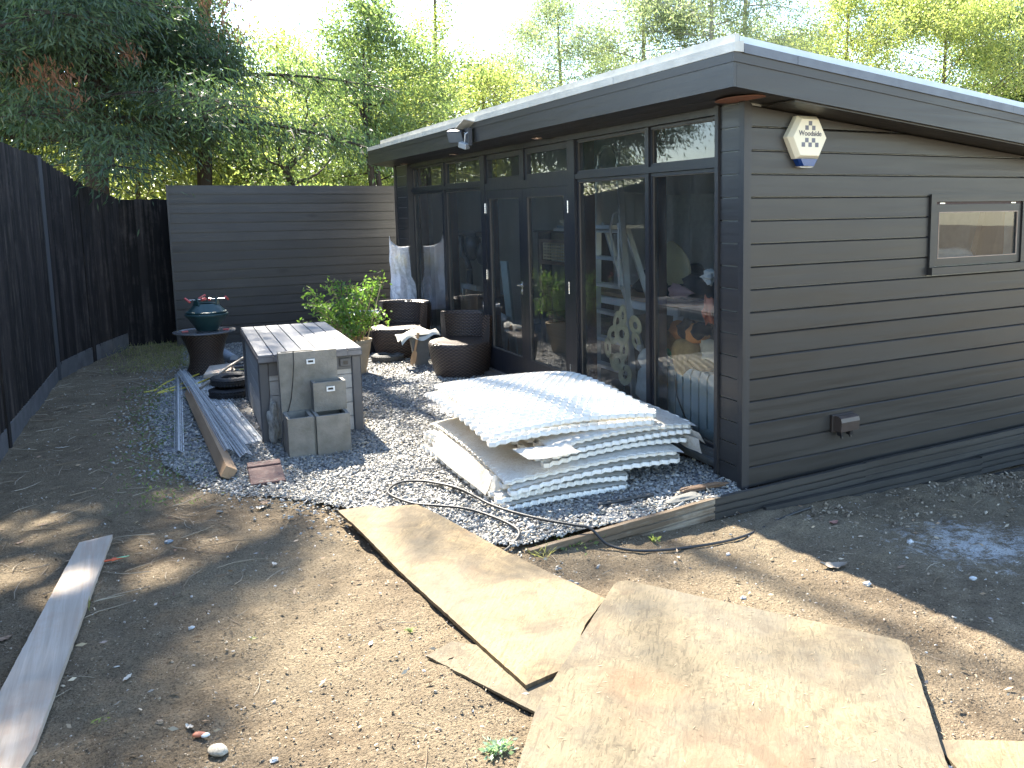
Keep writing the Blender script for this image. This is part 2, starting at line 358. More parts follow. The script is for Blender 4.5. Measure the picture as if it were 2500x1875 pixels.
# ------------------------------------------------------------------ object helpers
LOC = {}
def tag(o, label=None, cat=None, group=None, kind=None):
    if label: o['label'] = label
    if cat: o['category'] = cat
    if group: o['group'] = group
    if kind: o['kind'] = kind
    return o
def thing(name, label, cat, loc=(0, 0, 0), rotz=0, group=None):
    o = bpy.data.objects.new(name, None); o.empty_display_size = .1; COL.objects.link(o)
    o.location = loc; o.rotation_euler = (0, 0, rotz)
    LOC[o.name] = Matrix.Translation(loc) @ Matrix.Rotation(rotz, 4, 'Z')
    return tag(o, label, cat, group)
class MB:
    def __init__(s): s.v = []; s.f = []; s.uv = None
    def add(s, vs, fs):
        n = len(s.v); s.v += [Vector(v) for v in vs]; s.f += [tuple(i+n for i in f) for f in fs]; return s
    def box(s, a, b, M=None, bev=0):
        (x0, y0, z0), (x1, y1, z1) = a, b
        if x0 > x1: x0, x1 = x1, x0
        if y0 > y1: y0, y1 = y1, y0
        if z0 > z1: z0, z1 = z1, z0
        if bev:
            e = bev; vs = []; 
            for z, i in ((z0, e), (z0+e, 0), (z1-e, 0), (z1, e)):
                x_0, x_1, y_0, y_1 = x0+i, x1-i, y0+i, y1-i; c = e if i == 0 else e*.4
                vs += [(x_0+c, y_0, z), (x_1-c, y_0, z), (x_1, y_0+c, z), (x_1, y_1-c, z), (x_1-c, y_1, z), (x_0+c, y_1, z), (x_0, y_1-c, z), (x_0, y_0+c, z)]
            fs = [tuple(reversed(range(8)))]
            for k in range(3):
                for j in range(8): fs.append((k*8+j, k*8+(j+1) % 8, (k+1)*8+(j+1) % 8, (k+1)*8+j))
            fs.append(tuple(range(24, 32)))
        else:
            vs = [(x0, y0, z0), (x1, y0, z0), (x1, y1, z0), (x0, y1, z0), (x0, y0, z1), (x1, y0, z1), (x1, y1, z1), (x0, y1, z1)]
            fs = [(3, 2, 1, 0), (4, 5, 6, 7), (0, 1, 5, 4), (1, 2, 6, 5), (2, 3, 7, 6), (3, 0, 4, 7)]
        if M is not None: vs = [M @ Vector(v) for v in vs]
        return s.add(vs, fs)
    def tube(s, pts, r, n=8, cap=True):
        pts = [Vector(p) for p in pts]; rs = r if hasattr(r, '__len__') else [r]*len(pts)
        base = len(s.v); up = Vector((0, 0, 1))
        prev = None
        for i, p in enumerate(pts):
            d = (pts[min(i+1, len(pts)-1)]-pts[max(i-1, 0)]).normalized()
            if prev is None:
                a = d.cross(up); 
                if a.length < .05: a = d.cross(Vector((1, 0, 0)))
            else: a = prev - d*prev.dot(d)
            a.normalize(); prev = a; b = d.cross(a)
            for k in range(n):
                t = 2*pi*k/n; s.v.append(p + (a*cos(t)+b*sin(t))*rs[i])
        for i in range(len(pts)-1):
            for k in range(n):
                k2 = (k+1) % n; s.f.append((base+i*n+k, base+i*n+k2, base+(i+1)*n+k2, base+(i+1)*n+k))
        if cap:
            s.f.append(tuple(base+k for k in reversed(range(n)))); s.f.append(tuple(base+(len(pts)-1)*n+k for k in range(n)))
        return s
    def lathe(s, prof, n=32, c=(0, 0, 0), M=None, a0=0, a1=2*pi):
        base = len(s.v); full = abs(a1-a0-2*pi) < 1e-6; m = n if full else n+1
        for r, z in prof:
            for k in range(m):
                t = a0+(a1-a0)*k/n; v = Vector((c[0]+r*cos(t), c[1]+r*sin(t), c[2]+z)); s.v.append(M @ v if M is not None else v)
        for i in range(len(prof)-1):
            for k in range(n):
                k2 = (k+1) % m if full else k+1
                s.f.append((base+i*m+k, base+i*m+k2, base+(i+1)*m+k2, base+(i+1)*m+k))
        return s
    def prism(s, pts, off, ):
        """polygon (3d points) extruded by vector off"""
        n = len(pts); off = Vector(off); a = [Vector(p) for p in pts]
        return s.add(a+[p+off for p in a], [tuple(reversed(range(n))), tuple(range(n, 2*n))]+[(i, (i+1) % n, n+(i+1) % n, n+i) for i in range(n)])
    def blob(s, c, r, seed=0, amp=.15, nu=16, nv=10, M=None):
        rr = random.Random(seed); ph = [rr.uniform(0, 6.3) for _ in range(9)]
        base = len(s.v); r = (r, r, r) if not hasattr(r, '__len__') else r
        for i in range(nv+1):
            th = pi*i/nv
            for k in range(nu):
                fi = 2*pi*k/nu; d = Vector((sin(th)*cos(fi), sin(th)*sin(fi), cos(th)))
                q = 1+amp*(sin(3*d.x+ph[0])*sin(4*d.y+ph[1])+.6*sin(7*d.z+ph[2]+2*d.x)+.4*sin(11*d.x+ph[3])*sin(9*d.y+ph[4]))
                v = Vector((d.x*r[0]*q, d.y*r[1]*q, d.z*r[2]*q))
                if M is not None: v = M @ v
                s.v.append(Vector(c)+v)
        for i in range(nv):
            for k in range(nu):
                k2 = (k+1) % nu; s.f.append((base+i*nu+k, base+(i+1)*nu+k, base+(i+1)*nu+k2, base+i*nu+k2))
        return s
    def sheet(s, nu, nv, fn, th=0):
        base = len(s.v)
        for j in range(nv+1):
            for i in range(nu+1): s.v.append(Vector(fn(i/nu, j/nv)))
        w_ = nu+1
        for j in range(nv):
            for i in range(nu): s.f.append((base+j*w_+i, base+j*w_+i+1, base+(j+1)*w_+i+1, base+(j+1)*w_+i))
        return s
    def build(s, name, mat, parent=None, smooth=False, world=True, origin=None):
        vs = s.v
        if parent is not None and world: 
            Mi = LOC[parent.name].inverted(); vs = [Mi @ v for v in vs]
        o3 = Vector(origin) if origin is not None else None
        if parent is None and o3 is not None: vs = [v-o3 for v in vs]
        me = bpy.data.meshes.new(name); me.from_pydata([tuple(v) for v in vs], [], s.f)
        if smooth: me.polygons.foreach_set('use_smooth', [True]*len(me.polygons))
        me.materials.append(mat); me.update()
        if s.uv is not None:
            ul = me.uv_layers.new(name='UVMap'); li = np.zeros(len(me.loops), int); me.loops.foreach_get('vertex_index', li)
            ul.data.foreach_set('uv', np.array(s.uv, float)[li].ravel())
        o = bpy.data.objects.new(name, me); COL.objects.link(o)
        if parent is not None:
            o.parent = parent; LOC[o.name] = LOC[parent.name].copy()
        else:
            if o3 is not None: o.location = o3
            LOC[o.name] = Matrix.Translation(o3) if o3 is not None else Matrix.Identity(4)
        return o
def B(a, b, bev=0): return MB().box(a, b, bev=bev)
def copy_tree(o, parent=None):
    c = o.copy(); COL.objects.link(c)
    if parent is not None: c.parent = parent
    for ch in list(o.children): copy_tree(ch, c)
    return c
def np_mesh(name, V, Fq, mat, parent=None, k=4):
    me = bpy.data.meshes.new(name); nf = len(Fq)
    me.vertices.add(len(V)); me.vertices.foreach_set('co', np.asarray(V, np.float32).ravel())
    me.loops.add(nf*k); me.loops.foreach_set('vertex_index', np.asarray(Fq, np.int32).ravel())
    me.polygons.add(nf); me.polygons.foreach_set('loop_start', np.arange(0, nf*k, k, dtype=np.int32))
    me.update(calc_edges=True); me.materials.append(mat)
    o = bpy.data.objects.new(name, me); COL.objects.link(o)
    if parent is not None: o.parent = parent; LOC[o.name] = LOC[parent.name].copy()
    else: LOC[o.name] = Matrix.Identity(4)
    return o
def vnoise(x, y, scale, seed):
    """smooth value noise on arrays"""
    g = np.random.default_rng(seed).random((257, 257))
    u = x*scale+100; v = y*scale+100; i = np.floor(u).astype(int); j = np.floor(v).astype(int)
    a = u-i; b = v-j; a = a*a*(3-2*a); b = b*b*(3-2*b); i %= 256; j %= 256
    return (g[i, j]*(1-a)+g[i+1, j]*a)*(1-b)+(g[i, j+1]*(1-a)+g[i+1, j+1]*a)*b

# ------------------------------------------------------------------ ground
def hsoil(x, y):
    x = np.asarray(x, float); y = np.asarray(y, float)
    dep = .10+.055*np.clip(x, 0, 3.5)
    fx = np.clip((x+1.7)/1.2, 0, 1)*np.clip((7-x)/3, 0, 1)
    fy = np.clip(1-(-y-.25)/2.0, 0, 1)
    return -dep*fx*fy
xs = np.concatenate([[-60, -30, -15, -9, -6.5, -5.2], np.arange(-4.4, 3.2, .03), [3.5, 4.5, 6.5, 10, 20, 35, 60]])
ys = np.concatenate([[-60, -30, -15, -8, -5.5, -4.2], np.arange(-3.4, 0.2, .03), np.arange(.2, 9., .06), [10, 12, 15, 20, 30, 50, 90]])
XX, YY = np.meshgrid(xs, ys)
near = ((XX > -4.3) & (XX < 3.1) & (YY > -3.4) & (YY < 9.)).astype(float)
ZZ = hsoil(XX, YY)+near*(.022*(vnoise(XX, YY, 1.6, 1)-.5)+.014*(vnoise(XX, YY, 6, 2)-.5)+.016*(vnoise(XX, YY, 16, 3)-.5))
# rougher clods against the plinth on the right
cl = np.clip(1-np.abs(YY+.38)/.28, 0, 1)*(XX > -.2)*near
ZZ += cl*(.045*(vnoise(XX, YY, 14, 5)-.35)+.01)*np.clip(vnoise(XX, YY, 1.9, 8)*2-.4, 0, 1)
pat = np.clip((YY+.12)/.1, 0, 1)*np.clip((XX+2.7)/.2, 0, 1)*near
ZZ -= .012*pat
nx_, ny_ = len(xs), len(ys)
idx = np.arange(nx_*ny_).reshape(ny_, nx_)
FQ = np.stack([idx[:-1, :-1], idx[:-1, 1:], idx[1:, 1:], idx[1:, :-1]], -1).reshape(-1, 4)
g = np_mesh('ground', np.stack([XX, YY, ZZ], -1).reshape(-1, 3), FQ, SOIL)
g.data.polygons.foreach_set('use_smooth', [True]*len(g.data.polygons))
tag(g, 'bare brown soil of the garden around the slate patio', kind='structure')
def zsoil(x, y):
    n = (.022*(vnoise(np.array([x]), np.array([y]), 1.6, 1)-.5)+.014*(vnoise(np.array([x]), np.array([y]), 6, 2)-.5)+.016*(vnoise(np.array([x]), np.array([y]), 16, 3)-.5))[0]
    return float(hsoil(x, y))+float(n)

PATIO = [(-2.62, 7.95), (-2.70, 6.4), (-2.92, 5.0), (-3.05, 4.0), (-3.02, 3.0), (-2.98, 2.3), (-2.75, 1.55), (-2.42, 1.25), (-2.1, .85), (-1.95, .5), (-1.75, .12), (-1.52, -.13), (-1.0, -.12), (-.5, -.09), (0.0, -.05), (.0, .02), (.16, .03), (.16, 7.95)]
def inpoly(x, y, poly=PATIO):
    x = np.asarray(x, float); y = np.asarray(y, float); c = np.zeros(x.shape, bool); n = len(poly)
    for i in range(n):
        x1, y1 = poly[i]; x2, y2 = poly[(i+1) % n]
        k = ((y1 > y) != (y2 > y)) & (x < (x2-x1)*(y-y1)/(y2-y1+1e-12)+x1); c ^= k
    return c
def zpat(x, y):
    return .006+.014*(vnoise(x, y, 2.2, 11)-.3)+.006*(vnoise(x, y, 9, 12)-.5)
px_ = np.arange(-3.1, .2, .05); py_ = np.arange(-.2, 8., .05); AX, AY = np.meshgrid(px_, py_)
IN = inpoly(AX, AY); AZ = zpat(AX, AY)
ii = np.arange(AX.size).reshape(AX.shape)
keep = IN[:-1, :-1] & IN[1:, 1:] & IN[:-1, 1:] & IN[1:, :-1]
Q = np.stack([ii[:-1, :-1], ii[:-1, 1:], ii[1:, 1:], ii[1:, :-1]], -1)[keep]
bed = np_mesh('slate_patio', np.stack([AX, AY, AZ], -1).reshape(-1, 3), Q, SLBED)
bed.data.polygons.foreach_set('use_smooth', [True]*len(bed.data.polygons))
tag(bed, 'blue-grey slate chipping bed in front of the garden room', kind='structure')

def chips(n, xr, yr, smin, smax, seed, zf, inside=True, density=None):
    """irregular flat chips -> vertex array of (N, 10, 3): 5-gon top and bottom"""
    r = np.random.default_rng(seed)
    x = r.uniform(*xr, n); y = r.uniform(*yr, n)
    if inside: k = inpoly(x, y); x, y = x[k], y[k]
    if density is not None: k = r.random(len(x)) < density(x, y); x, y = x[k], y[k]
    n = len(x); s = r.uniform(smin, smax, n)*np.where(r.random(n) < .12, 1.5, 1)
    ang = np.sort(r.random((n, 5)), 1)*2*pi*.35+np.arange(5)*2*pi/5*1.0
    rad = r.uniform(.6, 1.05, (n, 5))*s[:, None]; asp = r.uniform(.45, .9, n)
    lx = rad*np.cos(ang); ly = rad*np.sin(ang)*asp[:, None]
    th = s*r.uniform(.10, .26, n)
    top = np.stack([lx*.9, ly*.9, np.repeat(th[:, None], 5, 1)], -1); bot = np.stack([lx, ly, -np.repeat(th[:, None], 5, 1)], -1)
    L = np.concatenate([top, bot], 1)
    yaw = r.uniform(0, 2*pi, n); tx = r.normal(0, .28, n); ty = r.normal(0, .28, n)
    c, s_ = np.cos(yaw), np.sin(yaw)
    X = L[..., 0]*c[:, None]-L[..., 1]*s_[:, None]; Y = L[..., 0]*s_[:, None]+L[..., 1]*c[:, None]; Z = L[..., 2]+X*tx[:, None]+Y*ty[:, None]
    z0 = zf(x, y)+th*.9+r.uniform(0, .012, n)
    return np.stack([X+x[:, None], Y+y[:, None], Z+z0[:, None]], -1)
CF = [(0, 1, 2, 3, 4), (0, 5, 6, 1, 1), (1, 6, 7, 2, 2), (2, 7, 8, 3, 3), (3, 8, 9, 4, 4), (4, 9, 5, 0, 0)]
def chip_mesh(name, V, mat, parent=None):
    n = len(V); o = np.arange(n)*10
    me = bpy.data.meshes.new(name); me.vertices.add(n*10); me.vertices.foreach_set('co', V.astype(np.float32).ravel())
    per = np.array([0, 1, 2, 3, 4, 5, 6, 1, 0, 6, 7, 2, 1, 7, 8, 3, 2, 8, 9, 4, 3, 9, 5, 0, 4])
    lv = (o[:, None]+per[None]).ravel(); me.loops.add(len(lv)); me.loops.foreach_set('vertex_index', lv.astype(np.int32))
    st = np.array([0, 5, 9, 13, 17, 21]); ls = (np.arange(n)*25)[:, None]+st[None]
    me.polygons.add(n*6); me.polygons.foreach_set('loop_start', ls.ravel().astype(np.int32)); me.update(calc_edges=True)
    me.materials.append(mat); ob = bpy.data.objects.new(name, me); COL.objects.link(ob)
    if parent is not None: ob.parent = parent
    return ob
edge_d = lambda x, y: np.clip(.35+(vnoise(x, y, 2.5, 33)-.15)*1.3, 0, 1)
V1 = chips(60000, (-3.05, .16), (-.15, 2.6), .006, .0155, 41, zpat, density=edge_d)
V2 = chips(32000, (-3.1, .16), (2.6, 7.95), .008, .019, 42, zpat, density=edge_d)
V3 = chips(16000, (-3.3, -1.2), (-.6, 6.5), .006, .016, 43, lambda x, y: hsoil(x, y)+.002, inside=False,
           density=lambda x, y: (~inpoly(x, y))*np.clip(1-np.abs(x-np.interp(y, [-.6, .5, 1.2, 2.3, 4, 6.5], [-1.5, -2.0, -2.4, -3.0, -3.05, -2.75]))/.42, 0, 1)**2*.9)
st = chip_mesh('slate_chippings', np.concatenate([V1, V2, V3]), SLATE)
tag(st, 'loose blue-grey slate chippings covering the patio', kind='stuff')
# the largest individual chips, nearest the camera
protos = []
for k in range(10):
    pv = chips(1, (0, 0), (0, 0), .015, .026, 900+k, lambda x, y: np.zeros_like(x), inside=False)
    pv[..., 2] -= pv[..., 2].min(); o = chip_mesh('slate_chip', pv, SLATE); protos.append(o)
rr = random.Random(5); cnt = 0
spots = []
while len(spots) < 300:
    x, y = rr.uniform(-2.0, -.1), rr.uniform(-.12, 1.6)
    if inpoly(np.array([x]), np.array([y]))[0] and rr.random() < 1.2-.5*y: spots.append((x, y))
for i, (x, y) in enumerate(spots):
    src = protos[i % 10]; o = src if i < 10 else src.copy()
    if i >= 10: COL.objects.link(o)
    o.parent = bed; o.location = (x, y, float(zpat(np.array([x]), np.array([y]))[0])+.006+rr.uniform(0, .008))
    o.rotation_euler = (rr.gauss(0, .18), rr.gauss(0, .18), rr.uniform(0, 6.3)); s = rr.uniform(.7, 1.25); o.scale = (s, s, s)

# soil crumbs and grit
r = np.random.default_rng(77)
def dens_near(x, y):
    d = np.hypot(x+3.05, y+3.8); return np.clip(2.6/d, 0, 1)**1.6*(~inpoly(x, y))
C1 = chips(52000, (-4.1, 1.4), (-2.7, 3.2), .0022, .0065, 78, lambda x, y: hsoil(x, y)-.001+.022*(vnoise(x, y, 1.6, 1)-.5)+.014*(vnoise(x, y, 6, 2)-.5)+.016*(vnoise(x, y, 16, 3)-.5), inside=False, density=dens_near)
tag(chip_mesh('soil_crumbs', C1, CRUMB), 'small crumbs of dry soil scattered over the bare ground', kind='stuff')
C1b = chips(5200, (-.1, 2.9), (-1.3, -.2), .004, .020, 79, lambda x, y: hsoil(x, y)+.003, inside=False, density=lambda x, y: np.clip(1.1-np.abs(y+.42)/.5, 0, 1)**2*np.clip(vnoise(x, y, 3, 90)*1.8-.3, 0, 1)*np.clip((x+.1)/.6, 0, 1))
tag(chip_mesh('soil_clods', C1b, CRUMB), 'loose earth clods banked against the dark plinth', kind='stuff')
C2 = chips(5200, (-4., 2.6), (-2.6, 7.), .0025, .0085, 80, lambda x, y: hsoil(x, y), inside=False, density=lambda x, y: (~inpoly(x, y))*.8)
tag(chip_mesh('pebbles', C2, PEBB), 'small pale pebbles scattered over the soil', kind='stuff')

# ------------------------------------------------------------------ leaf and twig helpers
def leaf_verts(c, size, asp, dirv=None, spread=1., seed=0, droop=0.):
    r = np.random.default_rng(seed); n = len(c)
    a = r.normal(size=(n, 3)); 
    if dirv is not None: a = a*spread+dirv
    a[:, 2] -= droop
    a /= np.linalg.norm(a, axis=1)[:, None]+1e-9
    b = r.normal(size=(n, 3)); b -= (b*a).sum(1)[:, None]*a; b /= np.linalg.norm(b, axis=1)[:, None]+1e-9
    sz = np.broadcast_to(size, n)*r.uniform(.65, 1.25, n)
    L = a*sz[:, None]; W = b*(sz*asp)[:, None]*.5
    return np.stack([c-L*.5, c-L*.05+W, c+L*.5, c-L*.05-W], 1)
def leaf_obj(name, V, mat, parent=None):
    n = len(V); o = np_mesh(name, V.reshape(-1, 3), np.arange(n*4).reshape(n, 4), mat, None)
    if parent is not None: o.parent = parent; LOC[o.name] = Matrix.Identity(4)
    return o
def twigs(n, xr, yr, lmin, lmax, rad, seed, density=None):
    mb = MB(); q = random.Random(seed)
    for _ in range(n):
        x, y = q.uniform(*xr), q.uniform(*yr)
        if inpoly(np.array([x]), np.array([y]))[0]: continue
        if density and q.random() > density(x, y): continue
        a = q.uniform(0, pi); L = q.uniform(lmin, lmax); bend = q.uniform(-.5, .5); z = zsoil(x, y)+rad+.002
        pts = []
        for k in range(4):
            t = k/3-.5; pts.append((x+cos(a+bend*t)*L*t, y+sin(a+bend*t)*L*t, z+q.uniform(0, .006)))
        mb.tube(pts, [rad, rad, rad*.8, rad*.4], 4, False)
    return mb
tag(twigs(620, (-3.95, 2.4), (-2.6, 7.), .03, .16, .0013, 3).build('twigs', TWIG), 'thin dry twigs and stalks strewn over the soil', kind='stuff')
tag(twigs(320, (-3.95, -2.7), (.2, 7.), .06, .26, .0022, 4).build('straw_stalks', TWIG), 'dry stalks on the shaded path beside the fence', kind='stuff')
c = np.stack([r.uniform(-3.95, 2.4, 1300), r.uniform(-2.6, 7.5, 1300), np.zeros(1300)], 1)
c = c[~inpoly(c[:, 0], c[:, 1])]; c[:, 2] = hsoil(c[:, 0], c[:, 1])+.012
d_ = r.normal(size=(len(c), 3)); d_[:, 2] *= .12
LV = leaf_verts(c, .035, .38, d_*3, .0, 9); LV[:, :, 2] = np.clip(LV[:, :, 2], LV[:, :, 2].min(), c[:, 2][:, None]+.012)
leaf_obj('leaf_litter', LV, LITTER)
tag(bpy.data.objects['leaf_litter'], 'small dry brown leaves and bark flakes littering the soil', kind='stuff')

# ================================================================== GARDEN ROOM
house = thing('garden_room', 'dark painted timber garden room with a glazed front and an overhanging flat roof', 'garden room', (0, 0, 0))
XW = 4.3; YF = 7.28
def zside(x): return 2.272-.0946*(x+.289)       # underside of the eaves along the side
def obj(n, mb, m, p, **k): return mb.build(n, m, p, **k)
# side wall core, with the window opening
WX0, WX1, WZ0, WZ1 = 1.60, 2.50, 1.255, 1.675
mb = MB(); T0, T1 = .022, .12
mb.box((0.1, T0, .0), (WX0, T1, zside(WX0))); mb.box((WX1, T0, 0), (XW, T1, zside(XW)))
mb.box((WX0, T0, 0), (WX1, T1, WZ0)); mb.box((WX0, T0, WZ1), (WX1, T1, zside(WX1)))
wall = obj('side_wall', mb, INTW, house)
TX = .042
OW0, OW1, OZ0, OZ1 = 1.545, 2.555, 1.200, 1.735   # outer architrave
for k in range(18):
    z0 = .000 if k == 0 else .128+.133*(k-1); z1 = .128+.133*k
    def bd(x0, x1):
        if x1-x0 < .01: return
        m = MB(); g = .005
        za = min(z1-g, zside(x0)-.002); zb = min(z1-g, zside(x1)-.002)
        if za <= z0+.01: return
        if zb <= z0+.008: x1 = min(x1, -.289+(2.272-z0-.010)/.0946); zb = z0+.008
        xk = -.289+(2.272-(z1-g)-.002)/.0946        # where the eaves start to cut the board
        if x0+.05 < xk < x1-.05: bd(x0, xk); x0 = xk+.0005; za = zside(x0)-.002
        j = .0015*sin(k*2.3)
        pf = lambda x, zt: [(x, T0-.001, z0), (x, j, z0+.001), (x, j, zt-min(.007, (zt-z0)*.6)), (x, .008+j, zt), (x, T0-.001, zt+.002)]
        m.add(pf(x0, za)+pf(x1, zb), [(0, 1, 2, 3, 4), (9, 8, 7, 6, 5)]+[(i, 5+i, 5+(i+1) % 5, (i+1) % 5) for i in range(5)])
        obj('board', m, PAINT, wall)
    if z1 < OZ0+.01 or z0 > OZ1-.02: bd(TX, XW)
    else: bd(TX, OW0-.002); bd(OW1+.002, XW)
obj('corner_trim', MB().prism([(0-.012, -.010, -.005), (TX, -.010, -.005), (TX, -.010, zside(.04)), (-.012, -.010, 2.285)], (0, .032, 0)), PAINT_Z, house)
# near pier, facing the patio
pier = obj('near_pier', B((.014, .024, 0), (.30, .262, 2.28)), INTW, house)
for k in range(18):
    z0 = .0 if k == 0 else .128+.133*(k-1); z1 = min(.128+.133*k-.007, 2.275)
    if z1 > z0+.01: obj('board', B((0, .042, z0), (.013, .228, z1)), PAINT_Y, pier)
obj('post', B((-.012, .0225, -.004), (.013, .0415, 2.28)), PAINT_Z, pier)
obj('post', B((-.016, .2285, .03), (.10, .262, 2.284)), PAINT_Z, pier)
fp = obj('far_pier', B((.014, 6.66, 0), (.30, YF-.03, 2.28)), INTW, house)
for k in range(18):
    z0 = .0 if k == 0 else .128+.133*(k-1); z1 = min(.128+.133*k-.007, 2.275)
    if z1 > z0+.01: obj('board', B((0, 6.715, z0), (.013, 7.205, z1)), PAINT_Y, fp)
obj('post', B((-.012, 7.206, 0), (.02, YF, 2.28)), PAINT_Z, fp)
obj('post', B((-.012, 6.655, 0.0), (.10, 6.714, 2.28)), PAINT_Z, fp)
# far, back and inner walls, floor, ceiling
obj('far_wall', B((.302, 7.15, .0), (XW, YF-.002, 1.86)), INTC, house)
obj('back_wall', B((4.0, .1205, .0), (XW-.01, 7.149, 1.885)), INTW, house)
obj('far_wall_head', MB().prism([(.302, 7.15, 1.8605), (XW, 7.15, 1.8605), (XW, 7.15, zside(XW)+.0), (.302, 7.15, zside(.302))], (0, YF-.002-7.15, 0)), INTC, house)
obj('floor', B((.12, .1205, -.02), (3.999, 7.149, .045)), INTF, house)
obj('ceiling', MB().prism([(.14, .1205, 2.262), (3.999, .1205, 1.87), (3.999, 7.149, 1.87), (.14, 7.149, 2.262)], (0, 0, .02)), INTC, house)
# base and sill below the glazing
obj('base_board', B((.06, .2625, -.03), (.12, 6.6545, .045)), M_wood('dark_brown_base', (.03, .016, .010), (.06, .032, .02), 1), house)
sill = MB()
sill.box((.005, .2625, .078), (.12, 4.245-2.07, .100)); sill.box((.03, .2625, .046), (.119, 2.175, .0775)); sill.box((.035, .2625, .1005), (.12, 2.175, .128)); sill.box((.045, .2625, .1285), (.12, 2.175, .150))
obj('sill', sill, M_plain('grey_sill_paint', (.10, .105, .105), .5), house)
obj('sill', B((.02, 4.2505, .046), (.119, 6.6545, .150)), FRAMEP, house)
obj('door_threshold', MB().box((-.05, 2.30, .0), (.119, 4.13, .045)).box((.02, 2.301, .0452), (.119, 4.129, .075)), M_plain('worn_threshold', (.13, .11, .09), .6), house)
# posts and rails of the glazed front
X0, X1 = .045, .115
for y0, y1, z0 in ((2.178, 2.298, .0), (4.132, 4.248, .0)): obj('post', B((.032, y0, z0), (X1+.01, y1, 2.284)), FRAMEP, house)
obj('head_rail', B((.02, .2625, 2.214), (.127, 6.6545, 2.284)), FRAMEP, house)
for y0, y1 in ((.2625, 2.1775), (4.2485, 6.6545)): obj('transom_rail', B((.036, y0, 1.905), (X1, y1, 1.945)), FRAMEP, house)
obj('transom_rail', B((.036, 2.2985, 1.862), (X1, 4.1315, 1.934)), FRAMEP, house)
for y0, y1 in ((1.085, 1.133), (5.408, 5.484)):
    obj('mullion', B((.040, y0, .1505), (X1-.002, y1, 1.9045)), FRAMEP, house); obj('mullion', B((.040, y0, 1.9455), (X1-.002, y1, 2.2135)), FRAMEP, house)
obj('mullion', B((.040, 3.185, 1.9345), (X1-.002, 3.262, 2.2135)), FRAMEP, house)
for y in (.30, 1.135, 2.18, 4.25, 5.486, 6.58): obj('inner_post', B((.1285, y, .05), (.22, y+.085, 2.24)), REDWOOD, house)
def window(y0, y1, z0, z1, t, name='window', par=house, mat=FRAMEP, xa=.055, xb=.105, bead=True):
    m = MB()
    m.box((xa, y0, z0), (xb, y1, z0+t)); m.box((xa, y0, z1-t), (xb, y1, z1)); m.box((xa, y0, z0+t), (xb, y0+t, z1-t)); m.box((xa, y1-t, z0+t), (xb, y1, z1-t))
    o = obj(name, m, mat, par)
    if bead:
        e = .006; q = MB(); a, b_, c, d = y0+t, y1-t, z0+t, z1-t
        q.box((xa+.008, a, c), (xa+.018, a+e, d)); q.box((xa+.008, b_-e, c), (xa+.018, b_, d)); q.box((xa+.008, a+e, c), (xa+.018, b_-e, c+e)); q.box((xa+.008, a+e, d-e), (xa+.018, b_-e, d))
        obj('bead', q, M_plain('worn_glazing_bead', (.10, .085, .07), .5), o)
    p = MB().add([(xa+.02, y0+t, z0+t), (xa+.02, y1-t, z0+t), (xa+.02, y1-t, z1-t), (xa+.02, y0+t, z1-t)], [(0, 3, 2, 1)])
    obj('pane', p, GLASS, o); return o
G = .001
for y0, y1 in ((.2635, 1.084), (1.134, 2.1765), (4.2495, 5.407), (5.485, 6.6535)):
    tt = .022
    window(y0, y1, .151, 1.9035, tt); window(y0, y1, 1.9465, 2.2125, .018)
for y0, y1 in ((2.299, 3.184), (3.263, 4.131)): window(y0, y1, 1.9355, 2.2125, .05, bead=False)
for y0, y1, hy, opp in ((2.300, 3.213, 2.31, 1), (3.215, 4.130, 4.12, -1)):
    z0, z1 = .078, 1.860; xa, xb = .038, .088; m = MB(); sl, rb, rt_ = .088, .22, .075
    m.box((xa, y0, z0), (xb, y1, z0+rb)); m.box((xa, y0, z1-rt_), (xb, y1, z1)); m.box((xa, y0, z0+rb), (xb, y0+sl, z1-rt_)); m.box((xa, y1-sl, z0+rb), (xb, y1, z1-rt_))
    d = obj('door', m, FRAMEP, house)
    a, b_, c_, e_ = y0+sl, y1-sl, z0+rb, z1-rt_; q = MB(); e = .009
    q.box((xa+.006, a, c_), (xa+.018, a+e, e_)); q.box((xa+.006, b_-e, c_), (xa+.018, b_, e_)); q.box((xa+.006, a+e, c_), (xa+.018, b_-e, c_+e)); q.box((xa+.006, a+e, e_-e), (xa+.018, b_-e, e_))
    obj('bead', q, M_plain('worn_glazing_bead', (.10, .085, .07), .5), d)
    obj('pane', MB().add([(xa+.02, a, c_), (xa+.02, b_, c_), (xa+.02, b_, e_), (xa+.02, a, e_)], [(0, 3, 2, 1)]), GLASS, d)
    for hz in (.345, 1.03, 1.69):
        h = MB()
        for k in range(5): h.tube([(xa-.007, hy-opp*.012, hz-.05+k*.02), (xa-.007, hy-opp*.012, hz-.032+k*.02)], .0065, 8)
        h.box((xa-.003, hy-.012, hz-.05), (xa-.0005, hy+.006, hz+.05)); obj('hinge', h, STEEL, d)
hb = MB(); hy = 3.262; hz = .985
hb.box((.030, hy-.016, hz-.09), (.0375, hy+.016, hz+.03), bev=.003); hb.tube([(.037, hy, hz), (-.008, hy, hz)], .009, 10); hb.tube([(-.008, hy+.004, hz), (-.010, hy-.05, hz+.002), (-.008, hy-.11, hz-.002)], [.008, .0075, .006], 8)
hb.tube([(.031, hy, hz-.055), (.022, hy, hz-.055)], .011, 10)
hdl = obj('handle', hb, STEEL, [o for o in house.children if o.name.startswith('door') and 'threshold' not in o.name][-1], smooth=False)

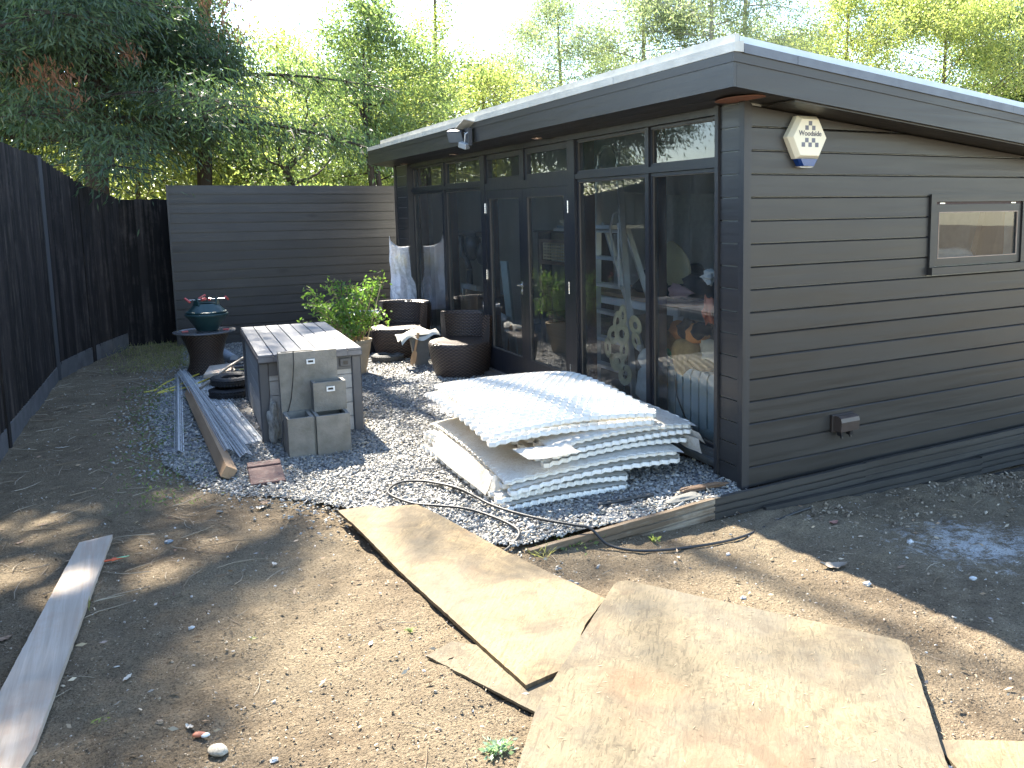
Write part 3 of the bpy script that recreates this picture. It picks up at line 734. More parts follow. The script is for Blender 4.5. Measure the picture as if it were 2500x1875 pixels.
# roof: soffit, fascias, flashing, upstand, deck
XF = -.30; YN = -.28; YX = 7.40
def slope_prism(x0, x1, y0, y1, dz0, dz1, m_, name):
    m = MB(); a = zside(x0); b_ = zside(x1)
    vs = [(x0, y0, a+dz0), (x1, y0, b_+dz0), (x1, y1, b_+dz0), (x0, y1, a+dz0), (x0, y0, a+dz1), (x1, y0, b_+dz1), (x1, y1, b_+dz1), (x0, y1, a+dz1)]
    m.add(vs, [(3, 2, 1, 0), (4, 5, 6, 7), (0, 1, 5, 4), (1, 2, 6, 5), (2, 3, 7, 6), (3, 0, 4, 7)]); return obj(name, m, m_, house)
XE = 4.7
# soffit boards: front strips along y, side strips along x
for i, (a, b_) in enumerate(((-.28, -.125), (-.123, -.002), (.0, .135))):
    za, zb = zside(a)+.014, zside(b_)+.014
    obj('soffit_board', MB().prism([(a, -.262, za), (b_, -.262, zb), (b_, YX-.03, zb), (a, YX-.03, za)], (0, 0, .012)), PAINT_Y, house)
slope_prism(.137, XE, YN+.022, .03, .0012, .0105, PAINT, 'soffit_board')
obj('soffit_patch', MB().lathe([(0, -.004), (.115, -.004), (.115, 0)], 24, M=Matrix.Translation((-.06, -.03, zside(-.06)+.012)) @ Matrix.Diagonal((.9, 1.6, 1, 1))), RUSTW, house)
obj('fascia_board', B((XF, YN+.0005, 2.283), (XF+.02, YX, 2.408)), PAINT_Y, house)
obj('fascia_board', B((XF-.004, YN-.004, 2.4085), (XF+.02, YX, 2.4575)), PAINT_Y, house)
slope_prism(XF+.021, XE, YN, YN+.02, .011, .136, PAINT, 'fascia_board')
slope_prism(XF-.005, XE, YN-.0065, YN+.0195, .1365, .1855, PAINT, 'fascia_board')
slope_prism(XF+.021, XE, YX-.02, YX, .011, .1855, PAINT, 'fascia_board')
# flashing over the fascias (front, side), with lapped joints
def flash(pts, off, name, m_): return obj(name, MB().prism(pts, off), m_, house)
yj = [YN-.014, .95, 3.05, 5.0, 6.3, YX+.01]
for i in range(5):
    o_ = .0012*(i % 2)
    flash([(XF-.0085-o_, yj[i], 2.4580), (XF-.0085-o_, yj[i], 2.504), (XF+.055, yj[i], 2.514+o_), (XF+.055, yj[i], 2.4580)], (0, yj[i+1]-yj[i]-.002, 0), 'flashing', FLASH)
xj = [XF+.056, .12, 1.95, XE]
for i in range(3):
    a, b_ = xj[i], xj[i+1]-.002; m = MB(); y0_ = YN-.016-.001*(i % 2)
    za, zb = zside(a), zside(b_)
    vs = [(a, y0_, za+.186), (b_, y0_, zb+.186), (b_, YN+.06, zb+.186), (a, YN+.06, za+.186), (a, y0_, za+.233), (b_, y0_, zb+.233), (b_, YN+.06, zb+.245), (a, YN+.06, za+.245)]
    m.add(vs, [(3, 2, 1, 0), (4, 5, 6, 7), (0, 1, 5, 4), (1, 2, 6, 5), (2, 3, 7, 6), (3, 0, 4, 7)]); obj('flashing', m, FLASHD, house)
m = MB(); m.box((XF+.0545, YN+.062, 2.50), (XF+.085, 6.98, 2.565))
obj('upstand', m, FLASH, house)
slope_prism(XF+.087, XE, YN+.0605, YN+.085, .235, .290, UPST, 'upstand')
slope_prism(XF+.087, XE, YN+.086, YX-.02, .20, .245, ROOFM, 'roof_deck')
# downlights in the soffit
for y in (2.66, 4.75, 6.6):
    x_ = -.06; z_ = zside(x_)+.012
    obj('downlight', MB().lathe([(.0, -.004), (.030, -.004), (.042, -.010), (.046, -.002)], 20, (x_, y, z_)), M_plain('copper_downlight', (.45, .33, .26), .3, .6), house)
# side window
ww = MB(); f = .05
ww.box((OW0, -.018, OZ0+.05), (OW0+f, .02, OZ1)); ww.box((OW1-f, -.018, OZ0+.05), (OW1, .02, OZ1)); ww.box((OW0+f, -.018, OZ1-f), (OW1-f, .02, OZ1))
sw = obj('window', ww, PAINT, house)
obj('sill', MB().box((OW0-.0, -.040, OZ0), (OW1, .02, OZ0+.0495)), PAINT, sw)
sash = MB(); a, b_, c_, d_2 = OW0+f+.003, OW1-f-.003, OZ0+.056, OZ1-f-.018
sash.box((a, -.006, c_), (b_, .03, c_+.05)); sash.box((a, -.006, d_2-.05), (b_, .03, d_2)); sash.box((a, -.006, c_+.05), (a+.036, .03, d_2-.05)); sash.box((b_-.036, -.006, c_+.05), (b_, .03, d_2-.05))
obj('sash', sash, PAINT, sw)
q = MB(); e = .006; a2, b2, c2_, d2_ = a+.036, b_-.036, c_+.05, d_2-.05
q.box((a2, -.0075, c2_), (a2+e, .0, d2_)); q.box((b2-e, -.0075, c2_), (b2, .0, d2_)); q.box((a2+e, -.0075, c2_), (b2-e, .0, c2_+e)); q.box((a2+e, -.0075, d2_-e), (b2-e, .0, d2_))
obj('bead', q, M_plain('bare_worn_bead', (.38, .27, .20), .5), sw)
obj('pane', MB().add([(a2, .006, c2_), (b2, .006, c2_), (b2, .006, d2_), (a2, .006, d2_)], [(0, 1, 2, 3)]), GLASS, sw)
obj('head_seal', B((a, -.004, d_2+.001), (b_, .019, OZ1-f-.001)), M_plain('brown_seal', (.07, .04, .035), .7), sw)
for x_ in (a+.04, b_-.12): obj('hinge', B((x_, -.009, d_2+.004), (x_+.05, -.005, d_2+.011)), STEEL, sw)

# -------------------------------------------------- fixtures on the building
al = thing('alarm_box', 'cream hexagonal alarm box with a blue lens under the eaves on the dark side wall', 'alarm box', (.43, -.001, 2.06))
def hexp(s, y, zlow=-.0):   # outline of the cover, front view
    w_ = .150*s
    return [(-.075*s, y, .128*s), (.075*s, y, .128*s), (w_, y, .005), (.085*s, y, -.118*s), (-.085*s, y, -.118*s), (-w_, y, .005)]
def loft(rings):
    m = MB(); n = len(rings[0])
    for i, r_ in enumerate(rings): m.v += [Vector(p) for p in r_]
    for i in range(len(rings)-1):
        for k in range(n): m.f.append((i*n+k, i*n+(k+1) % n, (i+1)*n+(k+1) % n, (i+1)*n+k))
    m.f.append(tuple(range((len(rings)-1)*n, len(rings)*n))); m.f.append(tuple(reversed(range(n)))); return m
loft([hexp(1., 0), hexp(1.0, -.035), hexp(.86, -.062), hexp(.84, -.064)]).build('cover', CREAMP, al, world=False)
ln = MB(); ln.v = []
rg = [[(-.075*s, y, -.1185), (.075*s, y, -.1185), (.045*s, y, -.160), (-.045*s, y, -.160)] for s, y in ((1, 0), (1, -.04), (.86, -.058))]
loft(rg).build('lens', BLUEP, al, world=False)
loft([[(-.06, y, -.162), (.06, y, -.162), (.035, y, -.168), (-.035, y, -.168)] for y in (0, -.035)]).build('base_plate', WHITEP, al, world=False)
def square(cx, cz, s=.0125): return MB().box((cx-s, -.0655, cz-s), (cx+s, -.0642, cz+s))
for cx, cz in ((0, .085), (-.026, .059), (.026, .059), (-.026, .0-.012), (.026, -.012), (-.052, -.038), (0, -.038), (.052, -.038)):
    s = .0128; MB().box((cx-s, -.0655, cz-s), (cx+s, -.0642, cz+s)).build('emblem_square', GREYPR, al, world=False)
def text_mesh(txt, size, name, mat, parent, loc, rot, extr=.0006):
    cu = bpy.data.curves.new('t', 'FONT'); cu.body = txt; cu.size = size; cu.align_x = 'CENTER'; cu.align_y = 'CENTER'; cu.extrude = extr; cu.offset = size*.012
    to = bpy.data.objects.new('t', cu); COL.objects.link(to); bpy.context.view_layer.update()
    me = bpy.data.meshes.new_from_object(to); bpy.data.objects.remove(to); bpy.data.curves.remove(cu)
    me.materials.clear(); me.materials.append(mat); o = bpy.data.objects.new(name, me); COL.objects.link(o); o.parent = parent; o.location = loc; o.rotation_euler = rot
    return o
text_mesh('Woodside', .041, 'lettering', M_plain('dark_grey_lettering', (.09, .09, .12), .6, bstr=0), al, (0, -.0652, .026), (pi/2, 0, 0))
sk = thing('outdoor_socket', 'brown covered outdoor socket box low on the dark side wall', 'socket', (.80, -.001, .30))
m = MB()
pr = [(-.0, .055), (-.055, .055), (-.075, .045), (-.082, .02), (-.078, -.04), (-.0, -.045)]
m.prism([(-.085, y, z) for y, z in pr], (.155, 0, 0)); m.build('cover', M_plain('brown_socket_plastic', (.075, .055, .045), .38), sk, world=False)
MB().box((-.105, -.022, -.05), (.085, 0, .06), bev=.004).build('back_plate', M_plain('dark_brown_plastic', (.035, .025, .02), .5), sk, world=False)
for x_ in (-.05, .025): MB().box((x_-.014, -.06, -.075), (x_+.014, -.02, -.046), bev=.003).tube([(x_, -.04, -.07), (x_+.006, -.045, -.09)], .008, 8).build('cable_gland', BLACKP, sk, world=False)

fl = thing('floodlight', 'broken grey floodlight hanging off the roof fascia', 'floodlight', (-.33, 3.55, 2.33))
MB().box((-.03, -.07, -.08), (.01, .09, .08), bev=.004).build('torn_backing', M_plain('splintered_black_board', (.05, .05, .055), .4, bstr=1.), fl, world=False)
Rm = Matrix.Translation((-.07, .10, .02)) @ Matrix.Rotation(radians(38), 4, 'Z') @ Matrix.Rotation(radians(-22), 4, 'Y')
hh = MB().box((-.045, -.085, -.055), (.02, .085, .055), M=Rm, bev=.006).build('housing', BLACKP, fl, world=False)
MB().box((-.049, -.075, -.046), (-.0455, .075, .046), M=Rm).build('lens', LAMPG, hh, world=False)
MB().tube([(-.01, .0, .03), (-.05, .03, .05), (-.09, .10, .06), (-.07, .16, .03)], .005, 6).tube([(0, -.04, .06), (-.06, -.07, .02), (-.05, -.02, -.06), (-.03, .06, -.08)], .006, 6).build('bracket', GALV, fl, world=False)
Rm = Matrix.Translation((-.055, -.02, -.075)) @ Matrix.Rotation(radians(20), 4, 'X') @ Matrix.Rotation(radians(30), 4, 'Z')
MB().box((-.03, -.045, -.025), (.03, .045, .025), M=Rm, bev=.004).build('sensor', M_plain('grey_sensor_plastic', (.3, .31, .32), .4), fl, world=False)
Rm = Matrix.Translation((-.03, .05, .10)) @ Matrix.Rotation(radians(-15), 4, 'X') @ Matrix.Rotation(radians(12), 4, 'Y')
MB().box((-.05, -.16, -.003), (.05, .12, .003), M=Rm).build('torn_flashing_flap', FLASH, fl, world=False)
fl.rotation_euler = (0, 0, 0)

# ================================================================== things inside the room
def simple(name, mb, m, label, cat, group=None, smooth=False):
    o = mb.build(name, m, None, smooth=smooth); return tag(o, label, cat, group)
ld = thing('step_ladder', 'tall aluminium step ladder standing inside behind the large window', 'ladder', (.5, 2.4, .05))
def stile(y0, z0, x0, y1, z1, x1, w_=.028, d_=.05):
    a = Vector((x0, y0, z0)); b_ = Vector((x1, y1, z1)); m = MB(); v = [Vector((-d_/2, -w_/2, 0)), Vector((d_/2, -w_/2, 0)), Vector((d_/2, w_/2, 0)), Vector((-d_/2, w_/2, 0))]
    m.add([a+q for q in v]+[b_+q for q in v], [(3, 2, 1, 0), (4, 5, 6, 7), (0, 1, 5, 4), (1, 2, 6, 5), (2, 3, 7, 6), (3, 0, 4, 7)]); return m
LT = 2.05
stile(2.66, .05, .48, 2.80, LT, .60).build('stile', ALU, ld); stile(2.02, .05, .48, 2.45, LT, .60).build('stile', ALU, ld)
stile(2.56, .05, 1.0, 2.74, 1.55, .62).build('rear_leg', ALU, ld); stile(2.12, .05, 1.0, 2.38, 1.55, .62).build('rear_leg', ALU, ld)
for k in range(6):
    z = .30+k*.235; t = z/LT; B((.47+.12*t-.045, 2.02+.43*t, z-.012), (.47+.12*t+.05, 2.66+.14*t, z+.016)).build('tread', ALU, ld)
B((.44, 2.34, 1.50), (.78, 2.76, 1.53)).build('platform', ALU, ld)
m = MB(); m.tube([(.60, 2.80, LT), (.60, 2.79, LT+.10), (.60, 2.70, LT+.16), (.60, 2.55, LT+.15), (.60, 2.46, LT+.05), (.60, 2.45, LT-.02)], .016, 8)
m.tube([(.47, 2.80, 1.20), (.45, 2.80, 1.5), (.50, 2.78, 1.62), (.56, 2.78, 1.64)], .012, 8); m.tube([(.47, 2.30, 1.20), (.45, 2.34, 1.5), (.50, 2.36, 1.62), (.56, 2.38, 1.64)], .012, 8)
m.build('hoop_rail', ALU, ld)
B((.46, 2.21, 1.02), (.463, 2.24, 1.55)).build('safety_label', WHITEP, ld)

dsc = thing('disc_sculpture', 'hammered metal sculpture of overlapping ring discs behind the window', 'sculpture', (.26, 1.85, .05))
for i, (y, z, r_) in enumerate(((1.822, .835, .068), (1.94, .773, .068), (1.70, .765, .064), (1.84, .685, .070), (2.01, .655, .062), (1.69, .645, .058), (2.07, .545, .066), (1.845, .550, .068), (2.03, .425, .060), (1.90, .455, .058), (1.83, .355, .066))):
    m = MB(); tl = .15*sin(i*2.1)
    Rm = Matrix.Translation((.26+.02*(i % 3), y, z)) @ Matrix.Rotation(pi/2+tl, 4, 'Y') @ Matrix.Rotation(.2*cos(i), 4, 'X')
    r_ *= 1.25; ri = .38*r_
    m.lathe([(ri, -.002), (ri, .002), (r_*.7, .008), (r_, .002), (r_, -.002), (r_*.7, .004), (ri, -.002)], 28, M=Rm); m.build('ring_disc', DISCM, dsc, smooth=False)
MB().tube([(.285, 1.85, .05), (.285, 1.86, .80)], .006, 6).box((.22, 1.77, .05), (.34, 1.93, .06)).build('stand', STEEL, dsc)

tb = thing('work_table', 'white legged table with a brown wooden top inside behind the ladder', 'table', (1.5, 3.3, .05))
B((1.2, 2.45, .77), (1.85, 4.35, .81), .004).build('table_top', OAKT, tb)
MB().box((1.24, 2.50, .68), (1.27, 4.30, .768)).box((1.79, 2.50, .68), (1.81, 4.30, .768)).build('apron', WHITEP, tb)
for x_, y_ in ((1.23, 2.49), (1.75, 2.49), (1.23, 4.24), (1.75, 4.24)): B((x_, y_, .05), (x_+.07, y_+.07, .679)).build('leg', WHITEP, tb)
simple('cushion', MB().blob((1.3, 2.62, 1.13), (.05, .26, .20), 3, .04, 20, 12, Matrix.Rotation(.75, 4, 'X')), CUSH, 'olive green square cushion propped on the dark cloth heap', 'cushion', smooth=True)
simple('cloth_heap', MB().blob((1.5, 2.75, .95), (.28, .55, .17), 5, .25, 24, 14), DARKF, 'heap of dark clothes piled on the wooden table top', 'clothes', smooth=True)
simple('folded_cloth', MB().blob((1.15, 2.35, .93), (.05, .17, .05), 8, .3, 18, 8), PINKF, 'pale pink cloth trailing from the dark clothes heap', 'cloth', smooth=True)
# soft toys on the radiator
ty = thing('golden_teddy', 'golden teddy bear lying over the pale blue radiator', 'soft toy', (.32, .95, .55))
MB().blob((.30, 1.00, .60), (.10, .14, .17), 1, .08, 20, 12, Matrix.Rotation(-.5, 4, 'X')).blob((.29, 1.21, .70), (.08, .09, .085), 2, .05).blob((.30, .92, .47), (.06, .07, .10), 3, .1).blob((.28, .78, .62), (.07, .15, .06), 4, .08).build('body', TAN, ty, smooth=True)
MB().tube([(.26, 1.12, .60), (.23, 1.16, .66), (.30, 1.2, .60)], .018, 6).build('ribbon', M_plain('green_ribbon', (.05, .35, .15), .6), ty)
ty2 = thing('striped_toy', 'orange and black striped soft toy draped on top of the golden teddy', 'soft toy', (.34, 1.05, .78))
MB().blob((.33, 1.12, .79), (.07, .12, .075), 7, .1).blob((.34, .95, .79), (.08, .14, .07), 8, .1).build('body', ORANGE, ty2, smooth=True)
MB().blob((.325, 1.03, .815), (.078, .10, .068), 9, .15).blob((.33, .87, .82), (.085, .07, .062), 10, .15).build('stripes', BLACKF, ty2, smooth=True)
MB().blob((.27, 1.06, .67), (.02, .09, .02), 4, .1).build('muzzle', WHITEF, ty2, smooth=True)
simple('fleece_blanket', MB().blob((.36, .72, .66), (.10, .20, .12), 14, .2, 24, 12), CREAMF, 'cream fleece bundled at the right end of the radiator', 'blanket', smooth=True)
simple('white_bear', MB().blob((.34, 1.55, .30), (.10, .14, .20), 15, .14, 22, 12).blob((.33, 1.55, .52), (.08, .10, .09), 16, .08).blob((.30, 1.46, .60), .03, 1, .05).blob((.30, 1.63, .60), .03, 1, .05).blob((.27, 1.40, .30), (.05, .06, .11), 11, .1), WHITEF, 'white plush bear sitting on the floor beside the ring sculpture', 'soft toy', smooth=True)
rd = thing('oil_radiator', 'pale blue oil filled radiator standing behind the corner window', 'radiator', (.33, .85, .05))
for k in range(9):
    y = 1.12-k*.095; m = MB(); pr = [(.22+.012*0, .12), (.22, .52), (.24, .56), (.40, .56), (.42, .52), (.42, .12), (.40, .08), (.24, .08)]
    m.prism([(x_, y, z) for x_, z in pr], (0, -.080, 0)); m.build('fin', BLUEGR, rd)
MB().tube([(.21, 1.02, .50), (.205, .99, .35), (.21, .90, .22), (.205, .72, .10), (.21, .60, .09)], .006, 6).build('cord', BLACKP, rd)
MB().tube([(.32, 1.16, .10), (.32, .30, .10)], .03, 10).build('foot_bar', BLACKP, rd)
simple('blue_ball', MB().blob((.20, .62, .12), .075, 1, 0, 20, 12), BLUEGR, 'pale blue ball on the floor in the corner of the window', 'ball', smooth=True)
simple('dried_flowers', MB().blob((.25, .68, .98), (.03, .035, .09), 21, .5, 16, 10), M_plain('coral_dried_petals', (.65, .22, .12), .9, bstr=1.), 'coral red dried flowers inside at the corner window', 'flowers', smooth=False)
simple('white_flowers', MB().blob((.9, 1.55, 1.12), (.05, .07, .05), 31, .5, 14, 8).blob((.9, 1.45, 1.16), (.03, .04, .03), 32, .5), WHITEF, 'small white flower heads in the dark behind the corner window', 'flowers')
# panels and boards behind the doors
pnls = [((.36, 4.80, .10), (.40, 4.02, .10), 1.10, .05, WHITEP, 'wide white board leaning behind the left door'),]
wp = MB().prism([(.36, 4.82, .06), (.36, 4.70, .06), (.44, 4.62, 1.10), (.44, 4.84, 1.10)], (.02, 0, 0))
simple('white_plank', MB().prism([(.34, 4.30, .06), (.34, 4.14, .06), (.44, 4.60, 1.12), (.44, 4.78, 1.12)], (.025, 0, 0)), M_plain('pale_green_board', (.45, .52, .50), .5), 'tall pale plank leaning diagonally behind the left door', 'plank')
simple('white_rod', MB().tube([(.31, 4.52, .06), (.42, 4.82, 1.10)], .008, 6), WHITEP, 'thin white rod leaning left of the pale plank', 'rod')
simple('low_whiteboard', MB().prism([(.25, 4.80, .06), (.25, 4.30, .06), (.34, 4.38, .54), (.34, 4.88, .60)], (.03, 0, 0)), WHITEP, 'low white panel leaning at the foot of the pale plank', 'panel')
simple('framed_board', MB().box((.38, 5.36, .30), (.41, 5.78, .76)), CARD, 'brown board with a white edge propped behind the left window', 'board')
simple('foam_edge', MB().box((.365, 5.345, .745), (.42, 5.83, .80)).prism([(.365, 5.80, .80), (.365, 5.87, .80), (.365, 5.80, .62)], (.04, 0, 0)), WHITEP, 'white foam edge strip on top of the brown board', 'foam')
simple('cardboard_box', B((.55, 5.75, .05), (.95, 6.5, .62), .004), CARD, 'brown cardboard box on the floor behind the left window', 'box')
simple('pink_bag', MB().blob((.33, 5.95, .33), (.06, .12, .07), 3, .15), M_plain('lilac_plastic', (.5, .42, .55), .4), 'lilac plastic bag on the floor beside the cardboard box', 'bag', smooth=True)
dr = thing('drill_stand', 'dark iron pillar machine standing behind the left windows', 'drill', (1.0, 7.0, .05))
MB().tube([(.55, 6.05, .05), (.55, 6.05, .95)], .04, 10).tube([(.55, 6.05, .95), (.55, 6.12, 1.05), (.55, 6.28, 1.12), (.55, 6.32, 1.28), (.55, 6.30, 1.42)], .035, 10).build('column', M_plain('dark_grey_iron', (.03, .032, .034), .35, .3), dr, smooth=True)
MB().blob((.55, 5.92, 1.24), (.10, .17, .16), 4, .08).blob((.55, 5.6, 1.16), (.08, .10, .12), 6, .1).build('motor', M_plain('dark_grey_iron', (.03, .032, .034), .35, .3), dr, smooth=True)
B((.45, 5.55, 1.36), (.65, 6.75, 1.42), .01).build('head_beam', M_plain('dark_grey_iron', (.03, .032, .034), .35, .3), dr)
for y in (6.62, 6.74): MB().tube([(.55, y, 1.43), (.55, y, 1.72)], .014, 8).build('spindle', M_plain('dark_grey_iron', (.03, .032, .034), .35, .3), dr)
MB().tube([(.55, 6.60, .05), (.55, 6.62, 1.36)], .016, 8).build('rod', M_plain('dark_grey_iron', (.03, .032, .034), .35, .3), dr)
# chair with a cane back and shelf with books deep in the room
cc = thing('cane_chair', 'wooden chair with a woven cane back panel seen through the right door', 'chair', (1.0, 4.5, .05))
cn = MB()
for k in range(17): cn.box((.998, 4.20+k*.040, 1.11), (1.002, 4.214+k*.040, 1.30))
for k in range(6): cn.box((1.0025, 4.20, 1.12+k*.034), (1.0055, 4.86, 1.132+k*.034))
cn.build('cane_panel', M_plain('golden_cane', (.55, .42, .24), .6), cc)
MB().box((.98, 4.12, .9), (1.02, 4.195, 1.34)).box((.98, 4.865, .9), (1.02, 4.92, 1.34)).box((.98, 4.196, 1.305), (1.02, 4.864, 1.34)).box((.98, 4.196, 1.06), (1.02, 4.864, 1.10)).build('back_frame', M_wood('brown_chair_wood', (.12, .07, .04), (.2, .12, .07), 2), cc)
for y_ in (4.12, 4.865): B((.98, y_, .05), (1.02, y_+.05, .899)).build('leg', M_wood('brown_chair_wood', (.12, .07, .04), (.2, .12, .07), 2), cc)
B((1.021, 4.10, .44), (1.45, 4.92, .50), .01).build('seat', DARKF, cc)
shf = thing('wall_shelf', 'dark shelf holding books at the back of the room behind the doors', 'shelf', (2.0, 6.3, 1.4))
B((1.9, 5.2, 1.36), (2.2, 7.1, 1.385)).build('board', M_wood('dark_shelf_wood', (.07, .05, .04), (.12, .09, .07), 1), shf)
for y_ in (5.25, 7.03): B((1.95, y_, .05), (2.15, y_+.04, 1.359)).build('upright', M_wood('dark_shelf_wood', (.07, .05, .04), (.12, .09, .07), 1), shf)
bz = 1.386
for i, (y0, y1, h, c_) in enumerate(((5.7, 6.5, .035, WHITEP), (5.6, 6.4, .04, M_plain('grey_book_cover', (.3, .36, .38), .6)), (5.3, 6.2, .035, WHITEP), (5.75, 6.3, .04, CREAMP))):
    simple('book', B((1.93, y0, bz), (2.17, y1, bz+h-.001)), c_, ['large white book at the bottom of the shelf pile', 'grey book second from the bottom of the shelf pile', 'longest white book third from the bottom of the shelf pile', 'cream book on top of the shelf pile'][i], 'book', 'books piled on the shelf'); bz += h
simple('paper_notice', B((.118, 3.31, 1.16), (.119, 3.45, 1.42)), WHITEP, 'sheet of paper stuck to the inside of the left door', 'notice')
# behind the side window
simple('bedding_bag', MB().blob((2.36, .52, 1.24), (.25, .18, .12), 13, .18, 22, 12), M_plain('grey_bag_cloth', (.30, .29, .27), .9), 'grey cloth bag bulging behind the small side window', 'bag', smooth=True)
simple('leaning_timber', MB().prism([(2.50, .42, 1.0), (2.68, .42, 1.0), (3.06, .48, 1.82), (2.84, .48, 1.82)], (0, .05, 0)), M_wood('tan_timber', (.32, .21, .13), (.42, .29, .19), 2), 'tan timber board leaning diagonally behind the side window', 'board')
simple('leaning_door', MB().prism([(2.72, .50, 1.0), (2.98, .50, 1.0), (3.22, .56, 1.80), (3.10, .56, 1.80)], (0, .04, 0)), M_wood('tan_timber', (.32, .21, .13), (.42, .29, .19), 2), 'wide tan panel behind the leaning timber board at the side window', 'panel')

# ================================================================== FENCES
scr = thing('screen_fence', 'dark stained screen of horizontal pine boards at the far end of the patio', 'fence', (-2.66, 7.9, 0))
nB = 17; hB = 2.03/nB
for k in range(nB):
    j = .002*sin(k*1.7)
    B((-2.645, 7.90+j, .0+k*hB+.013), (.17, 7.92+j, (k+1)*hB), .0).build('board', SCREENB, scr)
B((-2.664, 7.895, -.05), (-2.6455, 7.99, 2.035)).build('end_trim', PAINT_Z, scr)
B((-2.645, 7.925, 0), (.17, 7.95, 2.02)).build('backing', BLACKP, scr)
for x_ in (-2.6, -1.3, 0): B((x_, 7.951, -.1), (x_+.09, 8.04, 2.0)).build('post', PAINT_Z, scr)

# the left fence: closeboard bays between posts, standing on concrete gravel boards
path = [(-4.10, -3.2), (-4.06, .75), (-3.975, 3.50), (-3.845, 6.24), (-3.57, 7.35), (-3.22, 8.42)]
tops = [2.25, 2.25, 2.25, 2.25, 2.03, 1.88]
fn = thing('close_board_fence', 'tall black stained fence of upright boards running along the left side', 'fence', (-4.0, 2, 0))
for i in range(5):
    a = Vector(path[i]); b_ = Vector(path[i+1]); L = (b_-a).length; u = (b_-a)/L; nrm = Vector((u.y, -u.x))   # towards the garden
    k = max(1, int(L/.092)); st_ = L/k
    def Mloc(s, off=0):
        p = a+u*s+nrm*off; return Matrix.Translation((p.x, p.y, 0)) @ Matrix.Rotation(math.atan2(u.y, u.x), 4, 'Z')
    for j in range(k):
        s = j*st_; t_ = (s+st_/2)/L; zt = tops[i]+(tops[i+1]-tops[i])*t_+rr.uniform(-.006, .006)
        w1 = st_*1.12; m = MB(); th1, th2 = .005, .026
        tw = rr.uniform(-.003, .003)
        vs = [(0, -.0-th1, .155), (w1, -.004-th2+tw, .155), (w1, 0, .155), (0, 0, .155), (0, -th1, zt), (w1, -.004-th2+tw, zt), (w1, 0, zt), (0, 0, zt)]
        M_ = Mloc(s, 0)
        m.add([M_ @ Vector(v) for v in vs], [(3, 2, 1, 0), (4, 5, 6, 7), (0, 1, 5, 4), (1, 2, 6, 5), (2, 3, 7, 6), (3, 0, 4, 7)])
        m.build('slat', FENCEB, fn)
    M_ = Mloc(0, 0); z_off = 0 if i < 3 else .03
    B_ = MB().box((.03, -.030, -.06), (L-.03, .02, .150+z_off), M=M_); B_.build('gravel_board', GRAVB, fn)
    MB().box((-.045, -.040, -.2), (.045, .05, tops[i]+.015), M=Mloc(0, 0)).build('post', FENCEP if i in (3,) else FENCEB, fn)
    MB().box((.05, .021, .4), (L-.05, .06, .47), M=M_).box((.05, .021, 1.7), (L-.05, .06, 1.77), M=M_).build('rail', FENCEB, fn)
bf = thing('rear_fence', 'short run of black closeboard fence in the far left corner beyond the screen', 'fence', (-3, 8.45, 0))
for j in range(14):
    x_ = -3.20+j*.092; zt = 1.87+rr.uniform(-.006, .006); m = MB()
    vs = [(x_, 8.45-.018, .0), (x_+.1, 8.45-.005, .0), (x_+.1, 8.46, 0), (x_, 8.46, 0), (x_, 8.45-.018, zt), (x_+.1, 8.445, zt), (x_+.1, 8.46, zt), (x_, 8.46, zt)]
    m.add(vs, [(3, 2, 1, 0), (4, 5, 6, 7), (0, 1, 5, 4), (1, 2, 6, 5), (2, 3, 7, 6), (3, 0, 4, 7)]); m.build('slat', FENCEB, bf)
B((-3.3, 8.4605, .3), (-1.9, 8.50, .38)).build('rail', FENCEB, bf); B((-3.3, 8.4605, 1.5), (-1.9, 8.50, 1.58)).build('rail', FENCEB, bf)

# ================================================================== TIMBER EDGING (reeded decking boards on edge)
def deckboard(x0, x1, y0, y1, zt0, zt1, h, m_, parent, th=.03):
    """board on edge from (x0,y0) to (x1,y1), grooved face towards the camera"""
    m = MB(); d = Vector((x1-x0, y1-y0, 0)).normalized(); nn = Vector((d.y, -d.x, 0))
    prof = []
    ng = 3
    prof.append((0, th)); prof.append((0, 0)); 
    for k in range(ng-1):
        zc = -h*(k+1)/ng; prof += [(zc+.008, 0), (zc+.005, .012), (zc-.004, .012), (zc-.007, 0)]
    prof += [(-h, 0), (-h, th)]
    n = len(prof); N = 8
    for i in range(N+1):
        t = i/N; bx, by = x0+(x1-x0)*t, y0+(y1-y0)*t; zt = zt0+(zt1-zt0)*t+.0015*sin(i*2.)
        for z, dep in prof: m.v.append(Vector((bx, by, zt+z))-nn*dep)
    for i in range(N):
        for k in range(n): m.f.append((i*n+k, i*n+(k+1) % n, (i+1)*n+(k+1) % n, (i+1)*n+k))
    m.f.append(tuple(range(n))); m.f.append(tuple(reversed(range(N*n, N*n+n))))
    return m.build('board', m_, parent)
ed = thing('timber_edging', 'grooved decking boards on edge below the side wall and across the patio front', 'edging', (0, -.15, -.05))
o = deckboard(-1.47, -.272, -.205, -.098, .012, .020, .118, EDGEW, ed); tag(o, 'bare weathered brown end board')
deckboard(-.270, .93, -.098, -.090, .020, .030, .125, EDGED, ed); deckboard(.932, XW, -.086, -.080, .032, .040, .125, EDGED, ed)
deckboard(.06, 2.0, -.150, -.148, -.080, -.092, .125, EDGED, ed); deckboard(2.002, XW, -.140, -.138, -.084, -.09, .125, EDGED, ed)
deckboard(.9, XW, -.205, -.200, -.195, -.235, .12, EDGED, ed)
B((.0, -.078, -.2), (XW, -.012, -.012)).build('fill_board', EDGED, ed)

